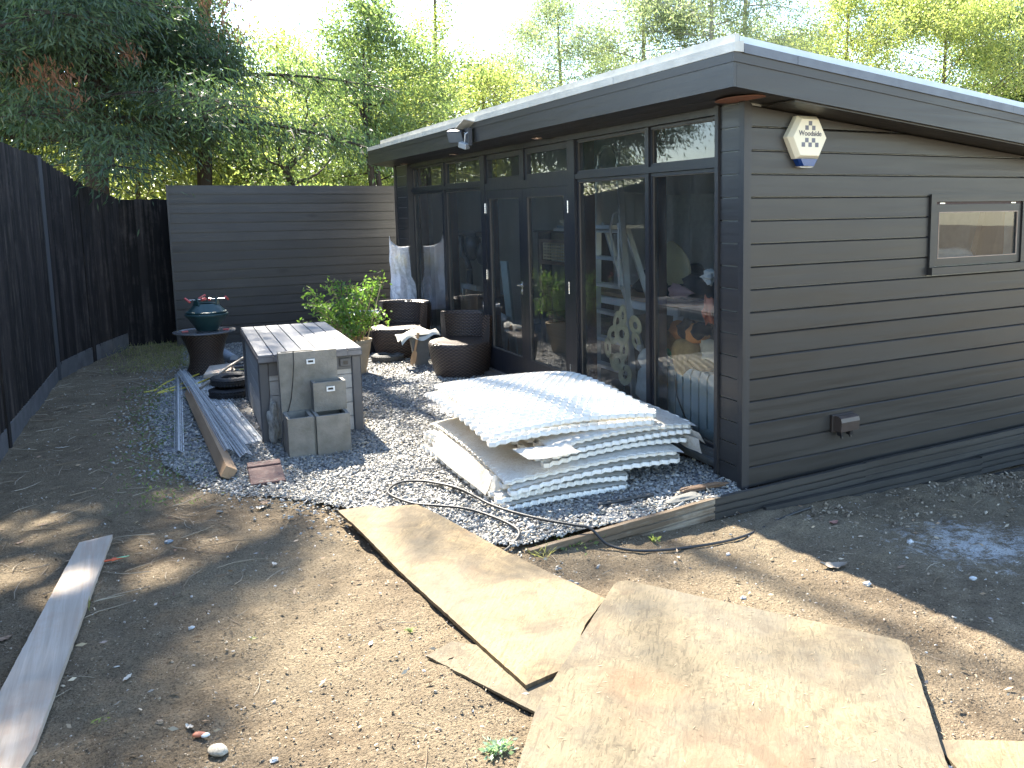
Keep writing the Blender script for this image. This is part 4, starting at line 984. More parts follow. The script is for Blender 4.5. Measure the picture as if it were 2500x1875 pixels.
# ================================================================== STACK OF HONEYCOMB GRAVEL GRIDS
HEX = .037                     # cell size (centre to corner)
def grid_mesh(nx, ny, H=.026, wall=.0022):
    """joined hexagonal cells as thin double walls, centred on 0"""
    V = []; F = []; dx = HEX*math.sqrt(3); dy = HEX*1.5; seen = set(); tops = {}
    for j in range(ny):
        for i in range(nx):
            cx = (i+.5*(j % 2))*dx; cy = j*dy
            for k in range(6):
                a0, a1 = pi/6+k*pi/3, pi/6+(k+1)*pi/3
                p = (round(cx+HEX*cos(a0), 4), round(cy+HEX*sin(a0), 4)); q = (round(cx+HEX*cos(a1), 4), round(cy+HEX*sin(a1), 4))
                key = (min(p, q), max(p, q))
                if key in seen: continue
                seen.add(key)
                d = Vector((q[0]-p[0], q[1]-p[1])); d.normalize(); n_ = Vector((-d.y, d.x))*wall/2; b = len(V)
                for z in (0, H):
                    V.extend([(p[0]+n_.x, p[1]+n_.y, z), (q[0]+n_.x, q[1]+n_.y, z), (q[0]-n_.x, q[1]-n_.y, z), (p[0]-n_.x, p[1]-n_.y, z)])
                F.extend([(b, b+1, b+5, b+4), (b+2, b+3, b+7, b+6), (b+4, b+5, b+6, b+7)])
    V = np.array(V); W = (nx-.5)*dx; D = (ny-1)*dy
    V[:, 0] -= W/2; V[:, 1] -= D/2; return V, np.array(F), W, D
GV, GF, GW, GD = grid_mesh(17, 27)
def place_grid(k, cx, cy, z0, rot, dome, tilt, label, fleece=True, sx=1., sy=1., flap=None, up=False):
    t = thing('gravel_grid', label, 'gravel grid', (cx, cy, z0), 0, 'stacked honeycomb gravel grids')
    c_, s_ = cos(rot), sin(rot)
    def bend(v):
        v = np.asarray(v, float); u = v[:, 0]/(GW/2); w_ = v[:, 1]/(GD/2)
        z = v[:, 2]+dome*(1-u*u*.55-w_*w_*.6)+tilt[0]*v[:, 0]+tilt[1]*v[:, 1]+.006*np.sin(3*u+k)*np.cos(2.3*w_+k*1.7)
        x = v[:, 0]*sx; y = v[:, 1]*sy
        return np.stack([x*c_-y*s_, x*s_+y*c_, z], 1)
    np_mesh('honeycomb', bend(GV), GF, GRIDM, t)
    m = MB(); nU, nV = 20, 26
    e = .004 if k in (3, 6) else -.024
    def fn(u, v):
        x = (u-.5)*(GW+2*HEX+2*e); y = (v-.5)*(GD+2*HEX+2*e)
        ox = max(0, abs(x)-(GW/2+HEX*.8)); oy = max(0, abs(y)-(GD/2+HEX*.8))
        return (x, y, (.029 if up else -.003)-(ox+oy)*.7+(.0012 if up else .004)*sin(9*x+k)*sin(7*y+2*k))
    m.sheet(nU, nV, fn); Vv = bend(np.array([tuple(v) for v in m.v])); m.v = [Vector(v) for v in Vv]
    m.build('fleece', FLEECE, t, smooth=True, world=False)
    if flap:
        for fi, (pts) in enumerate(flap):
            q = MB()
            q.sheet(6, 6, lambda u, v: tuple((Vector(pts[0])*(1-u)*(1-v)+Vector(pts[1])*u*(1-v)+Vector(pts[2])*u*v+Vector(pts[3])*(1-u)*v)+Vector((0, 0, .01*sin(5*u+fi)*sin(4*v)))))
            q.build('fleece_flap', FLEECE, t, smooth=True)
    return t
gl_ = ['bottom', 'second lowest', 'third lowest', 'fourth lowest', 'middle', 'fourth from the top', 'third from the top', 'second from the top', 'topmost']
GC = (-.78, 1.28)
# heights set so the pile reads about .42 m at its crown
specs = [(-.985, 1.08, .018, .0, .02, (0, .0)), (-.955, 1.12, .064, -.03, .03, (-.0, .0)), (-.765, 1.10, .112, .02, .04, (.0, .0)),
         (-.735, 1.13, .158, -.04, .045, (.01, .0)), (-.575, 1.19, .204, .01, .05, (.0, 0)), (-.555, 1.17, .244, .03, .05, (.0, -.01)),
         (-.545, 1.20, .286, .02, .055, (-.01, -.01)), (-.79, 1.24, .345, -.06, .05, (.0, -.0)), (-.735, 1.27, .388, -.085, .055, (.0, .0))]
SXS = [.74, .76, 1.05, 1.03, .93, .91, .92, .98, .96]
for k, (cx, cy, z0, rot, dome, tilt) in enumerate(specs):
    flap = None
    if k == 3: flap = [[(-1.33, 1.6, .19), (-1.36, .55, .17), (-1.42, .52, .06), (-1.42, 1.5, .08)], [(-1.36, .54, .17), (-1.10, .42, .17), (-1.13, .38, .05), (-1.41, .50, .07)]]
    if k == 6: flap = [[(-1.26, .50, .315), (-.93, .42, .32), (-.92, .30, .29), (-1.22, .36, .285)], [(-.10, .6, .30), (-.06, .35, .27), (-.03, .33, .20), (-.03, .62, .22)]]
    if k == 5: flap = [[(-.12, .55, .25), (-.08, .33, .24), (-.07, .31, .14), (-.08, .56, .17)]]
    place_grid(k, cx, cy, z0, rot, dome, tilt, 'white honeycomb gravel grid, %s sheet of the stack on the slate' % gl_[k], True, SXS[k], 1.0, flap, up=k < 7)

# ================================================================== STORAGE CHEST
ch = thing('storage_chest', 'grey resin garden storage chest with a slatted lid on the patio', 'storage box', (-1.95, 3.35, 0))
Rc = Matrix.Translation((-1.95, 3.35, 0)) @ Matrix.Rotation(radians(-2.2), 4, 'Z')
cw, cl, chh = .325, .80, .60
def cb(a, b, m, n, p=ch, bev=.0): return MB().box(a, b, M=Rc, bev=bev).build(n, m, p)
for sx_ in (-1, 1):
    for sy_ in (-1, 1): cb((sx_*cw-.035, sy_*(cl-.03)-.035, 0), (sx_*cw+.035, sy_*(cl-.03)+.035, chh-.0), CHESTD, 'corner_post', bev=.008)
for k in range(5):
    z0 = .03+k*.108
    for sx_ in (-1, 1): cb((sx_*(cw+.004)-.012, -cl+.0065+.0, z0), (sx_*(cw+.004)+.012, cl-.0065, z0+.103), CHESTP, 'side_plank')
    for sy_ in (-1, 1): cb((-cw+.036, sy_*(cl-.022)-.012, z0), (cw-.036, sy_*(cl-.022)+.012, z0+.103), CHESTP, 'end_plank')
for sy_ in (-1, 1): cb((-cw+.036, sy_*(cl-.012)-.012, .50), (cw-.036, sy_*(cl-.012)+.014, .598), CHESTD, 'end_rail')
lid = cb((-cw-.04, -cl-.05, .602), (cw+.04, cl+.05, .645), CHESTD, 'lid', bev=.006)
for k in range(7):
    w_ = (2*cw+.074)/7; x0 = -cw-.037+k*w_
    MB().box((x0+.002, -cl-.055, .6455), (x0+w_-.003, cl+.05, .664), M=Rc, bev=.003).build('lid_plank', CHESTL, lid)
    MB().box((x0+.002, -cl-.056, .612), (x0+w_-.003, -cl-.0505, .645), M=Rc).build('lid_plank_end', CHESTL, lid)
MB().box((.205, -cl-.020, .525), (.285, -cl-.004, .585), M=Rc, bev=.003).build('latch_plate', CHESTD, ch)
MB().box((.228, -cl-.0225, .540), (.262, -cl-.0205, .566), M=Rc).build('latch_hole', BLACKP, ch)

# ================================================================== CAST STONE WALL PLANTER / WATER FEATURE
pl = thing('cascade_planter', 'grey cast stone cascade planter of stepped boxes leaning on the chest front', 'planter', (-2.04, 2.15, 0))
Rp = Matrix.Translation((-2.035, 2.04, 0)) @ Matrix.Rotation(radians(-1.5), 4, 'Z') @ Matrix.Rotation(radians(-.5), 4, 'X')
def openbox(x0, x1, y0, y1, z0, z1, t, deep, hx0=None, hx1=None):
    m = MB(); hx0 = x0+t if hx0 is None else hx0; hx1 = x1-t if hx1 is None else hx1
    zb = z1-deep; m.box((x0, y0, z0), (x1, y1, zb), M=Rp)
    m.box((x0, y0, zb+.0002), (hx0, y1, z1), M=Rp); m.box((hx1, y0, zb+.0002), (x1, y1, z1), M=Rp)
    m.box((hx0, y0, zb+.0002), (hx1, y0+t, z1-.0), M=Rp); m.box((hx0, y1-t, zb+.0002), (hx1, y1, z1), M=Rp)
    return m
s_ = openbox(-.205, .185, .26, .345, .0, .700, .018, .06, -.185, .03).build('back_slab', STONE, pl)
openbox(-.20, -.032, .0, .245, .0, .285, .022, .10).build('lower_trough', STONE, pl)
openbox(-.018, .205, -.02, .245, .0, .285, .022, .10).build('lower_trough', STONE, pl)
openbox(-.005, .215, .13, .258, .2855, .49, .020, .07).build('upper_trough', STONE, pl)
MB().box((-.031, .02, 0), (-.019, .24, .27), M=Rp).build('joint', STONE, pl)
def spout(x, y, z):
    m = MB(); m.box((x-.028, y-.010, z-.016), (x-.018, y, z+.018), M=Rp).box((x+.018, y-.010, z-.016), (x+.028, y, z+.018), M=Rp).box((x-.0178, y-.012, z-.016), (x+.0178, y, z-.006), M=Rp).box((x-.0178, y-.0095, z+.010), (x+.0178, y, z+.018), M=Rp)
    m.build('spout', WHITEP, pl); MB().box((x-.0175, y-.001, z-.0058), (x+.0175, y-.0003, z+.0098), M=Rp).build('spout_mouth', BLACKP, pl)
spout(.005, .2585, .625); spout(.110, .1285, .440)
wr = MB(); pts = [(-.10, .27, .72), (-.108, .25, .715), (-.11, .235, .62), (-.125, .225, .50), (-.14, .235, .38), (-.16, .25, .30), (-.205, .24, .22), (-.215, .20, .10), (-.21, .18, .02)]
wr.tube([Rp @ Vector(p) for p in pts], .003, 6).build('cable', BLACKP, pl)

# crumpled foil rag between chest and planter
simple('crumpled_net', MB().blob((-2.27, 2.50, .17), (.03, .04, .15), 77, .3, 22, 22), M_plain('grey_netting', (.42, .41, .38), .7, 0, .6, 30, 1.), 'crumpled pale grey netting stuffed beside the stone planter', 'netting')

# ================================================================== RATTAN CHAIRS, TABLES
def uvlathe(prof, n, c, M=None, a0=0, a1=2*pi):
    m = MB(); m.uv = []; L = 0; full = abs(a1-a0-2*pi) < 1e-6
    for i, (r_, z) in enumerate(prof):
        if i: L += math.hypot(r_-prof[i-1][0], z-prof[i-1][1])
        for k in range(n+1):
            t = a0+(a1-a0)*k/n; v = Vector((c[0]+r_*cos(t), c[1]+r_*sin(t), c[2]+z)); m.v.append(M @ v if M is not None else v); m.uv.append((t*.33, L))
    for i in range(len(prof)-1):
        for k in range(n): m.f.append((i*(n+1)+k, i*(n+1)+k+1, (i+1)*(n+1)+k+1, (i+1)*(n+1)+k))
    return m
def rattan_chair(x, y, facing, label):
    """facing = angle of the open front"""
    t = thing('rattan_chair', label, 'chair', (x, y, 0), 0, 'brown rattan tub chairs on the patio')
    uvlathe([(.27, .0), (.28, .02), (.315, .16), (.335, .30), (.335, .335), (.325, .35)], 64, (x, y, 0)).build('base', WICK, t, smooth=True)
    m = uvlathe([(.325, .35), (.30, .357), (.15, .352), (.0, .350)], 48, (x, y, 0)); m.uv = [((v.x-x), (v.y-y)) for v in m.v]; m.build('seat', WICK, t, smooth=True)
    a0 = facing+radians(98); a1 = facing+radians(262); n = 36
    m = MB(); m.uv = []; prof = [(.337, .30), (.352, .42), (.362, .60), (.352, .625), (.30, .625), (.278, .60), (.265, .45), (.262, .345)]
    for i, (r_, z) in enumerate(prof):
        for k in range(n+1):
            t_ = k/n; a = a0+(a1-a0)*t_
            m.v.append(Vector((x+r_*cos(a), y+r_*sin(a), z))); m.uv.append((a*.33, z if i < 4 else 1.3-z))
    P_ = len(prof)
    for i in range(P_-1):
        for k in range(n): m.f.append((i*(n+1)+k, i*(n+1)+k+1, (i+1)*(n+1)+k+1, (i+1)*(n+1)+k))
    m.f.append(tuple(i*(n+1) for i in range(P_))); m.f.append(tuple(i*(n+1)+n for i in reversed(range(P_))))
    m.build('backrest', WICK, t, smooth=False); return t
rattan_chair(-.19, 4.33, radians(205), 'brown rattan tub chair nearest the glazed doors, sunlit seat')
rattan_chair(-.42, 5.78, radians(215), 'brown rattan tub chair behind the other one, in front of the plastic bag')
rt_ = thing('rattan_table', 'dark rattan urn table with a round glass top by the screen', 'table', (-2.47, 5.85, 0))
uvlathe([(.20, 0), (.20, .02), (.165, .12), (.16, .2), (.19, .32), (.235, .42), (.235, .435)], 48, (-2.47, 5.85, 0)).build('base', WICK, rt_, smooth=True)
MB().lathe([(0, .4365), (.28, .4365), (.30, .442), (.305, .45), (.30, .458), (.262, .460), (.255, .453), (0, .453)], 48, (-2.47, 5.85, 0)).build('top', M_plain('smoked_table_glass', (.13, .125, .125), .25, 0, .3, 5, .05), rt_)
ts = thing('tree_stand', 'dark green plastic christmas tree stand with red screws on the rattan table', 'tree stand', (-2.44, 5.85, .46))
c0 = (-2.44, 5.85, .4605)
MB().lathe([(.09, 0), (.10, .0), (.135, .06), (.195, .15), (.205, .155), (.21, .17), (.205, .178), (.187, .182)], 40, c0).build('bowl', GREENP, ts, smooth=False)
MB().lathe([(.186, .183), (.198, .188), (.195, .20), (.180, .203), (.115, .275), (.108, .282), (.102, .275), (.165, .205)], 40, c0).build('cover', GREENP, ts, smooth=False)
for a in (radians(95), radians(215), radians(335)):
    q = Vector((cos(a), sin(a), 0)); tn = Vector((-sin(a), cos(a), 0)); c1 = Vector(c0)
    MB().prism([c1+q*.112+tn*.045+Vector((0, 0, .27)), c1+q*.112-tn*.045+Vector((0, 0, .27)), c1+q*.105-tn*.014+Vector((0, 0, .345)), c1+q*.105+tn*.014+Vector((0, 0, .345))], q*.012).build('screw_lug', GREENP, ts)
    MB().tube([c1+q*.04+Vector((0, 0, .325)), c1+q*.215+Vector((0, 0, .332))], .0055, 8).build('screw', STEEL, ts)
    MB().tube([c1+q*.216+tn*.035+Vector((0, 0, .315)), c1+q*.216-tn*.035+Vector((0, 0, .352))], .011, 8).tube([c1+q*.03+Vector((0, 0, .325)), c1+q*.05+Vector((0, 0, .325))], .016, 8).build('screw_handle', REDP, ts)
for a, d_ in ((-.2, .20), (2.6, .22)):
    tag(MB().box((-2.47+cos(a)*d_-.03, 5.75+sin(a)*d_*.3-.01, .4605), (-2.47+cos(a)*d_+.03, 5.75+sin(a)*d_*.3+.012, .475), bev=.003).build('red_clip', REDP), 'small red plastic clip on the %s of the rattan table top' % ('right edge' if a < 0 else 'left edge'), 'clip')
# white round side table behind the shrub
wt = thing('bistro_table', 'small round white topped table beside the rear rattan chair', 'table', (-.72, 6.35, 0))
MB().lathe([(0, .415), (.19, .415), (.205, .425), (.21, .47), (.20, .475), (.19, .46), (0, .455)], 36, (-.72, 6.35, 0)).build('top', WHITEP, wt)
for a in (.3, 2.4, 4.5): MB().tube([(-.72+.16*cos(a), 6.35+.16*sin(a), .415), (-.72+.19*cos(a), 6.35+.19*sin(a), .0)], .010, 8).build('leg', BLACKP, wt)
uvlathe([(.12, 0), (.15, .15), (.15, .39)], 24, (-.66, 6.15, 0)).build('dark_pot', BLACKP)
tag(bpy.data.objects['dark_pot'], 'black plastic pot standing under the white round table', 'pot')
# clear plastic bag standing against the far pier
bg_ = thing('plastic_bag', 'tall clear crumpled plastic bag of soft stuff leaning at the far pier', 'bag', (-.10, 6.75, 0))
def bagf(sh):
    m = MB(); NU, NV = 28, 22
    for j in range(NV+1):
        v = j/NV; z = .42+v*.86
        hw = .185+.035*sin(v*3.4)-.045*math.exp(-((v-.5)/.16)**2)+.03*(v > .85)*(v-.85)/.15; hd = .10*(1-v)**.6+.02
        for i in range(NU):
            a = 2*pi*i/NU; q = 1+.08*sin(5*a+7*v)+.05*sin(11*a-9*v)
            zz = z+(.045*abs(cos(a))**3-.02 if v > .99 else 0)+(.10*(abs(cos(a))**4-.3) if v > .9 else 0)*(v-.9)*10
            m.v.append(Vector((-.075+hd*sin(a)*q*sh-.02*v, 6.78-.05*0+hw*cos(a)*q*sh, zz)))
    for j in range(NV):
        for i in range(NU): m.f.append((j*NU+i, j*NU+(i+1) % NU, (j+1)*NU+(i+1) % NU, (j+1)*NU+i))
    return m
# the bag faces the camera: turn it about its own base
bm = bagf(1.); Rb = Matrix.Translation((-.08, 6.70, 0)) @ Matrix.Rotation(radians(-68), 4, 'Z') @ Matrix.Translation((.075, -6.78, 0))
bm.v = [Rb @ v for v in bm.v]; bm.build('bag_skin', POLY, bg_, smooth=False)
MB().blob((-.12, 6.74, .98), (.10, .05, .16), 5, .15).build('yellow_stuffing', M_plain('yellow_wadding', (.50, .47, .26), .95), bg_, smooth=True)
MB().blob((-.12, 6.74, .66), (.11, .06, .20), 6, .2).build('mauve_stuffing', M_plain('mauve_wadding', (.42, .33, .42), .95), bg_, smooth=True)
# grey bin with a white cloth, rusty paddle, loose tyre
bk = thing('grey_bin', 'grey square bin topped with a white cloth between the rattan chairs', 'bin', (-.42, 5.0, 0))
loft([[(-.55+.03*0, 4.92, .36), (-.34, 4.88, .36), (-.30, 5.10, .36), (-.51, 5.14, .36)][::-1], [(-.50, 4.96, .0), (-.37, 4.93, .0), (-.34, 5.07, 0), (-.47, 5.10, 0)][::-1]]).build('bin_body', M_plain('grey_bin_plastic', (.13, .135, .13), .6), bk)
simple('white_cloth', MB().sheet(16, 12, lambda u, v: (-.66+.42*u, 4.86+.28*v, .375+.035*sin(9*u+2*v)*sin(7*v+1)-(.06*(u < .25)*(1-u*4))-.05*(v < .2)*(1-v*5))), M_plain('cream_cotton_cloth', (.62, .60, .53), .95, bstr=.5), 'creased off-white cloth lying over the grey bin', 'cloth', smooth=True)
pd = MB(); pa, pb = Vector((-.545, 4.93, .02)), Vector((-.475, 4.88, .385))
pd.tube([pa+(pb-pa)*.45, pb], [.012, .014], 6)
d_ = (pb-pa).normalized(); sd_ = Vector((.9, -.3, 0)).normalized()
pd.prism([pa, pa+d_*.05+sd_*.03, pa+d_*.14+sd_*.028, pa+d_*.20, pa+d_*.14-sd_*.028, pa+d_*.05-sd_*.03], (.004, .012, 0))
tag(pd.build('trowel', M_wood('bleached_tool_wood', (.38, .22, .11), (.62, .42, .24), 2), None), 'wooden paddle with a dark handle leaning on the grey bin', 'tool')
def tyre(x, y, z, R, r_, tilt, label, mat, group=None, hub=True):
    t = thing('tyre', label, 'tyre', (x, y, z), 0, group); Mx = Matrix.Translation((x, y, z)) @ Matrix.Rotation(tilt, 4, 'X')
    prof = [(R-r_*1.0, -r_*.55), (R-r_*.4, -r_*.85), (R+r_*.35, -r_*.8), (R+r_*.8, -r_*.45), (R+r_*.9, 0), (R+r_*.8, r_*.45), (R+r_*.35, r_*.8), (R-r_*.4, r_*.85), (R-r_*1.0, r_*.55), (R-r_*1.05, 0), (R-r_*1.0, -r_*.55)]
    MB().lathe(prof, 56, M=Mx).build('carcass', mat, t, smooth=False)
    tr = MB()
    for k in range(44):
        a = 2*pi*k/44
        for sg in (-1, 1):
            Mk = Mx @ Matrix.Rotation(a+.03*sg, 4, 'Z') @ Matrix.Translation((R+r_*.78, 0, sg*r_*.42)) @ Matrix.Rotation(sg*.5, 4, 'Y')
            tr.box((-.004, -R*.045, -r_*.2), (.0075, R*.045, r_*.2), M=Mk)
    tag(tr.build('tread', mat, t), kind='stuff')
    if hub: MB().lathe([(R-r_*1.0, -r_*.4), (R-r_*1.3, -r_*.3), (R*.28, -r_*.2), (R*.28, r_*.3), (R*.12, r_*.35), (R*.12, -r_*.3)], 28, M=Mx).build('rim', BLACKP, t)
    return t
tyre(-2.37, 4.42, .055, .145, .050, .0, 'lower black barrow tyre of the pair lying beside the chest', RUBBER, 'barrow tyres beside the chest')
tyre(-2.355, 4.46, .158, .140, .048, .04, 'upper black barrow tyre of the pair lying beside the chest', RUBBER, 'barrow tyres beside the chest')
tyre(-.66, 5.48, .05, .135, .045, .0, 'dusty grey tyre lying flat on the slate by the grey bin', RUBBERD)

# ================================================================== POTTED SHRUB
pot = thing('potted_shrub', 'leggy green shrub in a tall pale clay pot behind the chest', 'potted plant', (-1.13, 4.95, 0))
MB().lathe([(.0, .0), (.095, .0), (.10, .01), (.125, .12), (.155, .26), (.165, .33), (.175, .335), (.175, .36), (.16, .362), (.15, .33), (.0, .32)], 40, (-1.13, 4.95, 0)).build('pot', TERRA, pot, smooth=False)
stm = MB(); tips = []; q = random.Random(12)
for i in range(26):
    a = q.uniform(0, 2*pi); sp = q.uniform(.05, .45); top = Vector((-1.20+cos(a)*sp*1.1-.03, 4.95+sin(a)*sp*.8, q.uniform(.55, .98)-.25*sp))
    if i < 4: top = Vector((-1.13+.14+.07*i, 4.9+.04*i, .88+.03*i))
    b0 = Vector((-1.13+cos(a)*.05, 4.95+sin(a)*.05, .33)); mid = b0.lerp(top, .5)+Vector((q.uniform(-.04, .04), q.uniform(-.04, .04), .05))
    stm.tube([b0, mid, top], [.006, .0045, .0025], 5, False)
    for t in np.linspace(.35 if i > 3 else .7, 1, 6): 
        p = b0.lerp(mid, t*2) if t < .5 else mid.lerp(top, t*2-1); tips.append(p)
        e_ = p+Vector((q.gauss(0, .06), q.gauss(0, .06), q.gauss(.02, .04))); stm.tube([p, e_], .0018, 4, False); tips.append(e_)
for dx, dz in ((-.50, .58), (-.42, .5)):
    stm.tube([(-1.13, 4.95, .33), (-1.4, 4.95, dz-.08), (-1.13+dx, 4.95, dz)], [.005, .004, .002], 5, False); tips += [Vector((-1.13+dx+.06*k, 4.95, dz-.03*k)) for k in range(3)]
stm.build('stems', M_plain('shrub_stem', (.32, .24, .13), .8), pot)
tp = np.array([tuple(p) for p in tips]); n = 2100; ci = rng.integers(0, len(tp), n); cc_ = tp[ci]+rng.normal(0, .032, (n, 3))
o = leaf_obj('leaves', leaf_verts(cc_, .048, .5, np.array([0, 0, .35]), 1., 5), LF_POT); o.parent = pot; o.matrix_parent_inverse = LOC[pot.name].inverted()
for x_, z_ in ((0, .0), (.05, .12)):
    MB().tube([(-1.06+x_, 4.93, .33), (-.93+x_*1.6, 4.90, .90)], .006, 6).build('cane', M_plain('bamboo_cane', (.55, .42, .24), .6), pot)

# ================================================================== METAL BEADS, BEAM, TILE, BLOCK, HOSE, BOTTLE
def bead_strip(pa, pb, w1, w2, z, label, holes=True, sag=0, n_=2):
    """perforated angle bead: two mesh wings with real slots and a nose"""
    a = Vector((*pa, z)); b_ = Vector((*pb, z)); u = (b_-a); L = u.length; u /= L; sd_ = Vector((u.y, -u.x, 0)); m = MB()
    def pt(s, x, h): 
        t = s/L; return a+u*s+sd_*x+Vector((0, 0, h+4*sag*t*(1-t)))
    step = .030 if holes else L/4; k = int(L/step)
    for wing, (xa, xb, ha, hb) in enumerate(((0, w1, .026, .0), (0, -w2, .026, .0))):
        for i in range(k):
            s0, s1 = i*step, (i+1)*step
            def quad(sa, sb, ta, tb): m.add([pt(sa, xa+(xb-xa)*ta, ha+(hb-ha)*ta), pt(sb, xa+(xb-xa)*ta, ha+(hb-ha)*ta), pt(sb, xa+(xb-xa)*tb, ha+(hb-ha)*tb), pt(sa, xa+(xb-xa)*tb, ha+(hb-ha)*tb)], [(0, 1, 2, 3)])
            if not holes: quad(s0, s1, 0, 1); continue
            quad(s0, s1, 0, .25); quad(s0, s1, .45, .55); quad(s0, s1, .80, 1.)
            o_ = 0 if wing else .4*step
            quad(s0, s0+step*.35, .25, .45); quad(s0+step*.3, s0+step*.62, .55, .80)
    m.tube([pt(0, 0, .027), pt(L/2, 0, .027), pt(L, 0, .027)], .004, 6)
    o = m.build('angle_bead', GALV); return tag(o, label, 'metal bead', 'perforated metal beads on the slate')
bead_strip((-2.885, 2.56), (-2.755, 5.75), .035, .03, .02, 'leftmost perforated steel angle bead lying straight on the slate edge')
bead_strip((-2.50, 2.10), (-2.70, 5.72), .042, .04, .06, 'long perforated steel bead lying over the timber beam, nearest end widest')
bead_strip((-2.60, 2.22), (-2.735, 5.66), .035, .03, .075, 'perforated steel bead just left of the longest one, on top of the beam', sag=.015)
def channel(pa, pb, w_, z, label):
    a = Vector((*pa, z)); b_ = Vector((*pb, z)); u = (b_-a); L = u.length; u /= L; s_ = Vector((u.y, -u.x, 0)); m = MB()
    pr = [(-w_/2, 0), (-w_/2, .018), (-w_/2+.004, .018), (-w_*.25, .004), (-w_*.22, .010), (w_*.22, .010), (w_*.25, .004), (w_/2-.004, .018), (w_/2, .018), (w_/2, 0)]
    m.prism([a+s_*x+Vector((0, 0, h)) for x, h in pr], u*L); o = m.build('metal_channel', GALV); return tag(o, label, 'metal channel', 'galvanised channels beside the beads')
channel((-2.445, 2.58), (-2.60, 5.40), .045, .012, 'left galvanised channel of the bundle right of the beads')
channel((-2.398, 2.60), (-2.545, 5.40), .045, .012, 'middle galvanised channel of the bundle right of the beads')
channel((-2.352, 2.62), (-2.49, 5.40), .045, .012, 'right galvanised channel of the bundle, nearest the tyres')
bmv = MB(); a = Vector((-2.635, 1.79, 0)); b_ = Vector((-2.70, 4.62, 0)); u = (b_-a).normalized(); s_ = Vector((u.y, -u.x, 0))
Rm = Matrix.Translation(a+Vector((0, 0, .052))) @ Matrix.Rotation(math.atan2(u.y, u.x), 4, 'Z') @ Matrix.Rotation(radians(32), 4, 'X')
bmv.box((0, -.036, -.036), ((b_-a).length, .036, .036), M=Rm); tag(bmv.build('timber_beam', M_wood('fresh_sawn_timber_y', (.24, .15, .085), (.38, .26, .16), 1, .8, .75, .4, spec=.3, rndv=.1)), 'square sawn timber beam lying under the metal beads', 'beam')
tl = thing('clay_tile', 'dark red interlocking clay roof tile lying flat near the stone planter', 'roof tile', (-2.42, 1.74, 0))
Rt = Matrix.Translation((-2.425, 1.745, .028)) @ Matrix.Rotation(radians(-3), 4, 'Z') @ Matrix.Rotation(radians(4), 4, 'X')
MB().box((-.10, -.19, -.012), (.10, .185, .012), M=Rt, bev=.003).build('slab', BRICKM, tl)
MB().box((-.10, .10, .0125), (.10, .185, .022), M=Rt, bev=.003).build('raised_head', BRICKM, tl)
hl = MB()
for y_ in (-.16,): 
    for x_ in (-.04, .0, .045): hl.box((x_-.01, y_-.006, .0122), (x_+.01, y_+.006, .0128), M=Rt)
for x_ in (-.05, .0, .05): hl.box((x_-.01, .150, .0222), (x_+.01, .160, .0228), M=Rt)
tag(hl.build('nail_holes', BLACKP, tl), kind='stuff')
tag(MB().prism([(-2.56, 4.98, .10), (-2.32, 4.93, .13), (-2.27, 5.42, .12), (-2.47, 5.50, .10)], (0, 0, .035)).build('wood_block', PLANKM), 'square weathered plywood offcut resting behind the tyres', 'board')
fr_ = MB()
for i in range(4): fr_.tube([(-2.30+i*.0, 5.0+.22*i, .14), (-1.98, 4.95+.22*i, .14)], .010, 6)
fr_.tube([(-2.28, 4.98, .14), (-2.28, 5.68, .14)], .012, 6).tube([(-2.0, 4.92, .14), (-2.0, 5.66, .14)], .012, 6); tag(fr_.build('rack', BLACKP), 'black metal rack lying between the chest and the rattan table', 'rack')
tag(MB().tube([(-2.62, 4.55, .09), (-2.35, 4.95, .19), (-2.05, 5.35, .27)], .014, 8).build('wooden_handle', M_wood('grey_handle_wood', (.22, .19, .15), (.36, .32, .26), 0)), 'grey wooden tool handle lying across the plywood offcut', 'handle')
def hose(pts, label, mat, r_=.0095, name='hose', cat='hose', group=None):
    pts = [Vector(p) for p in pts]; out = []
    for i in range(len(pts)-1):
        p0, p1, p2, p3 = pts[max(i-1, 0)], pts[i], pts[i+1], pts[min(i+2, len(pts)-1)]
        for k in range(7):
            t = k/7; out.append(.5*((2*p1)+(-p0+p2)*t+(2*p0-5*p1+4*p2-p3)*t*t+(-p0+3*p1-3*p2+p3)*t**3))
    out.append(pts[-1]); o = MB().tube(out, r_, 8).build(name, mat, smooth=True); return tag(o, label, cat, group)
hose([(-3.07, 5.05, .012), (-2.97, 5.12, .013), (-2.87, 5.45, .013), (-2.70, 5.75, .02), (-2.45, 6.02, .03), (-2.2, 5.8, .02), (-1.95, 5.65, .015)], 'yellow garden hose with its free end on the soil, passing under the table', YELH, group='yellow hose loops')
hose([(-2.96, 4.93, .013), (-2.84, 5.0, .013), (-2.70, 5.06, .02), (-2.52, 5.3, .03), (-2.38, 5.55, .02), (-2.1, 5.4, .02)], 'lower yellow hose loop behind the metal beads', YELH, group='yellow hose loops')
hose([(-2.96, 4.93, .013), (-2.90, 5.05, .013), (-2.76, 5.22, .02), (-2.60, 5.62, .03), (-2.40, 5.9, .02)], 'middle yellow hose loop between the other two', YELH, .009, group='yellow hose loops')
bt = thing('gas_bottle', 'small grey bottle with a blue cap lying beside the rattan table', 'bottle', (-2.20, 6.75, 0))
MB().tube([(-2.16, 6.35, .05), (-2.19, 6.5, .05), (-2.235, 6.9, .05), (-2.242, 6.96, .05)], [.045, .05, .05, .03], 16).build('body', M_plain('grey_bottle', (.40, .43, .46), .4), bt, smooth=False)
MB().tube([(-2.243, 6.965, .05), (-2.258, 7.08, .05)], [.036, .03], 14).build('cap', M_plain('blue_cap', (.04, .12, .55), .4), bt)
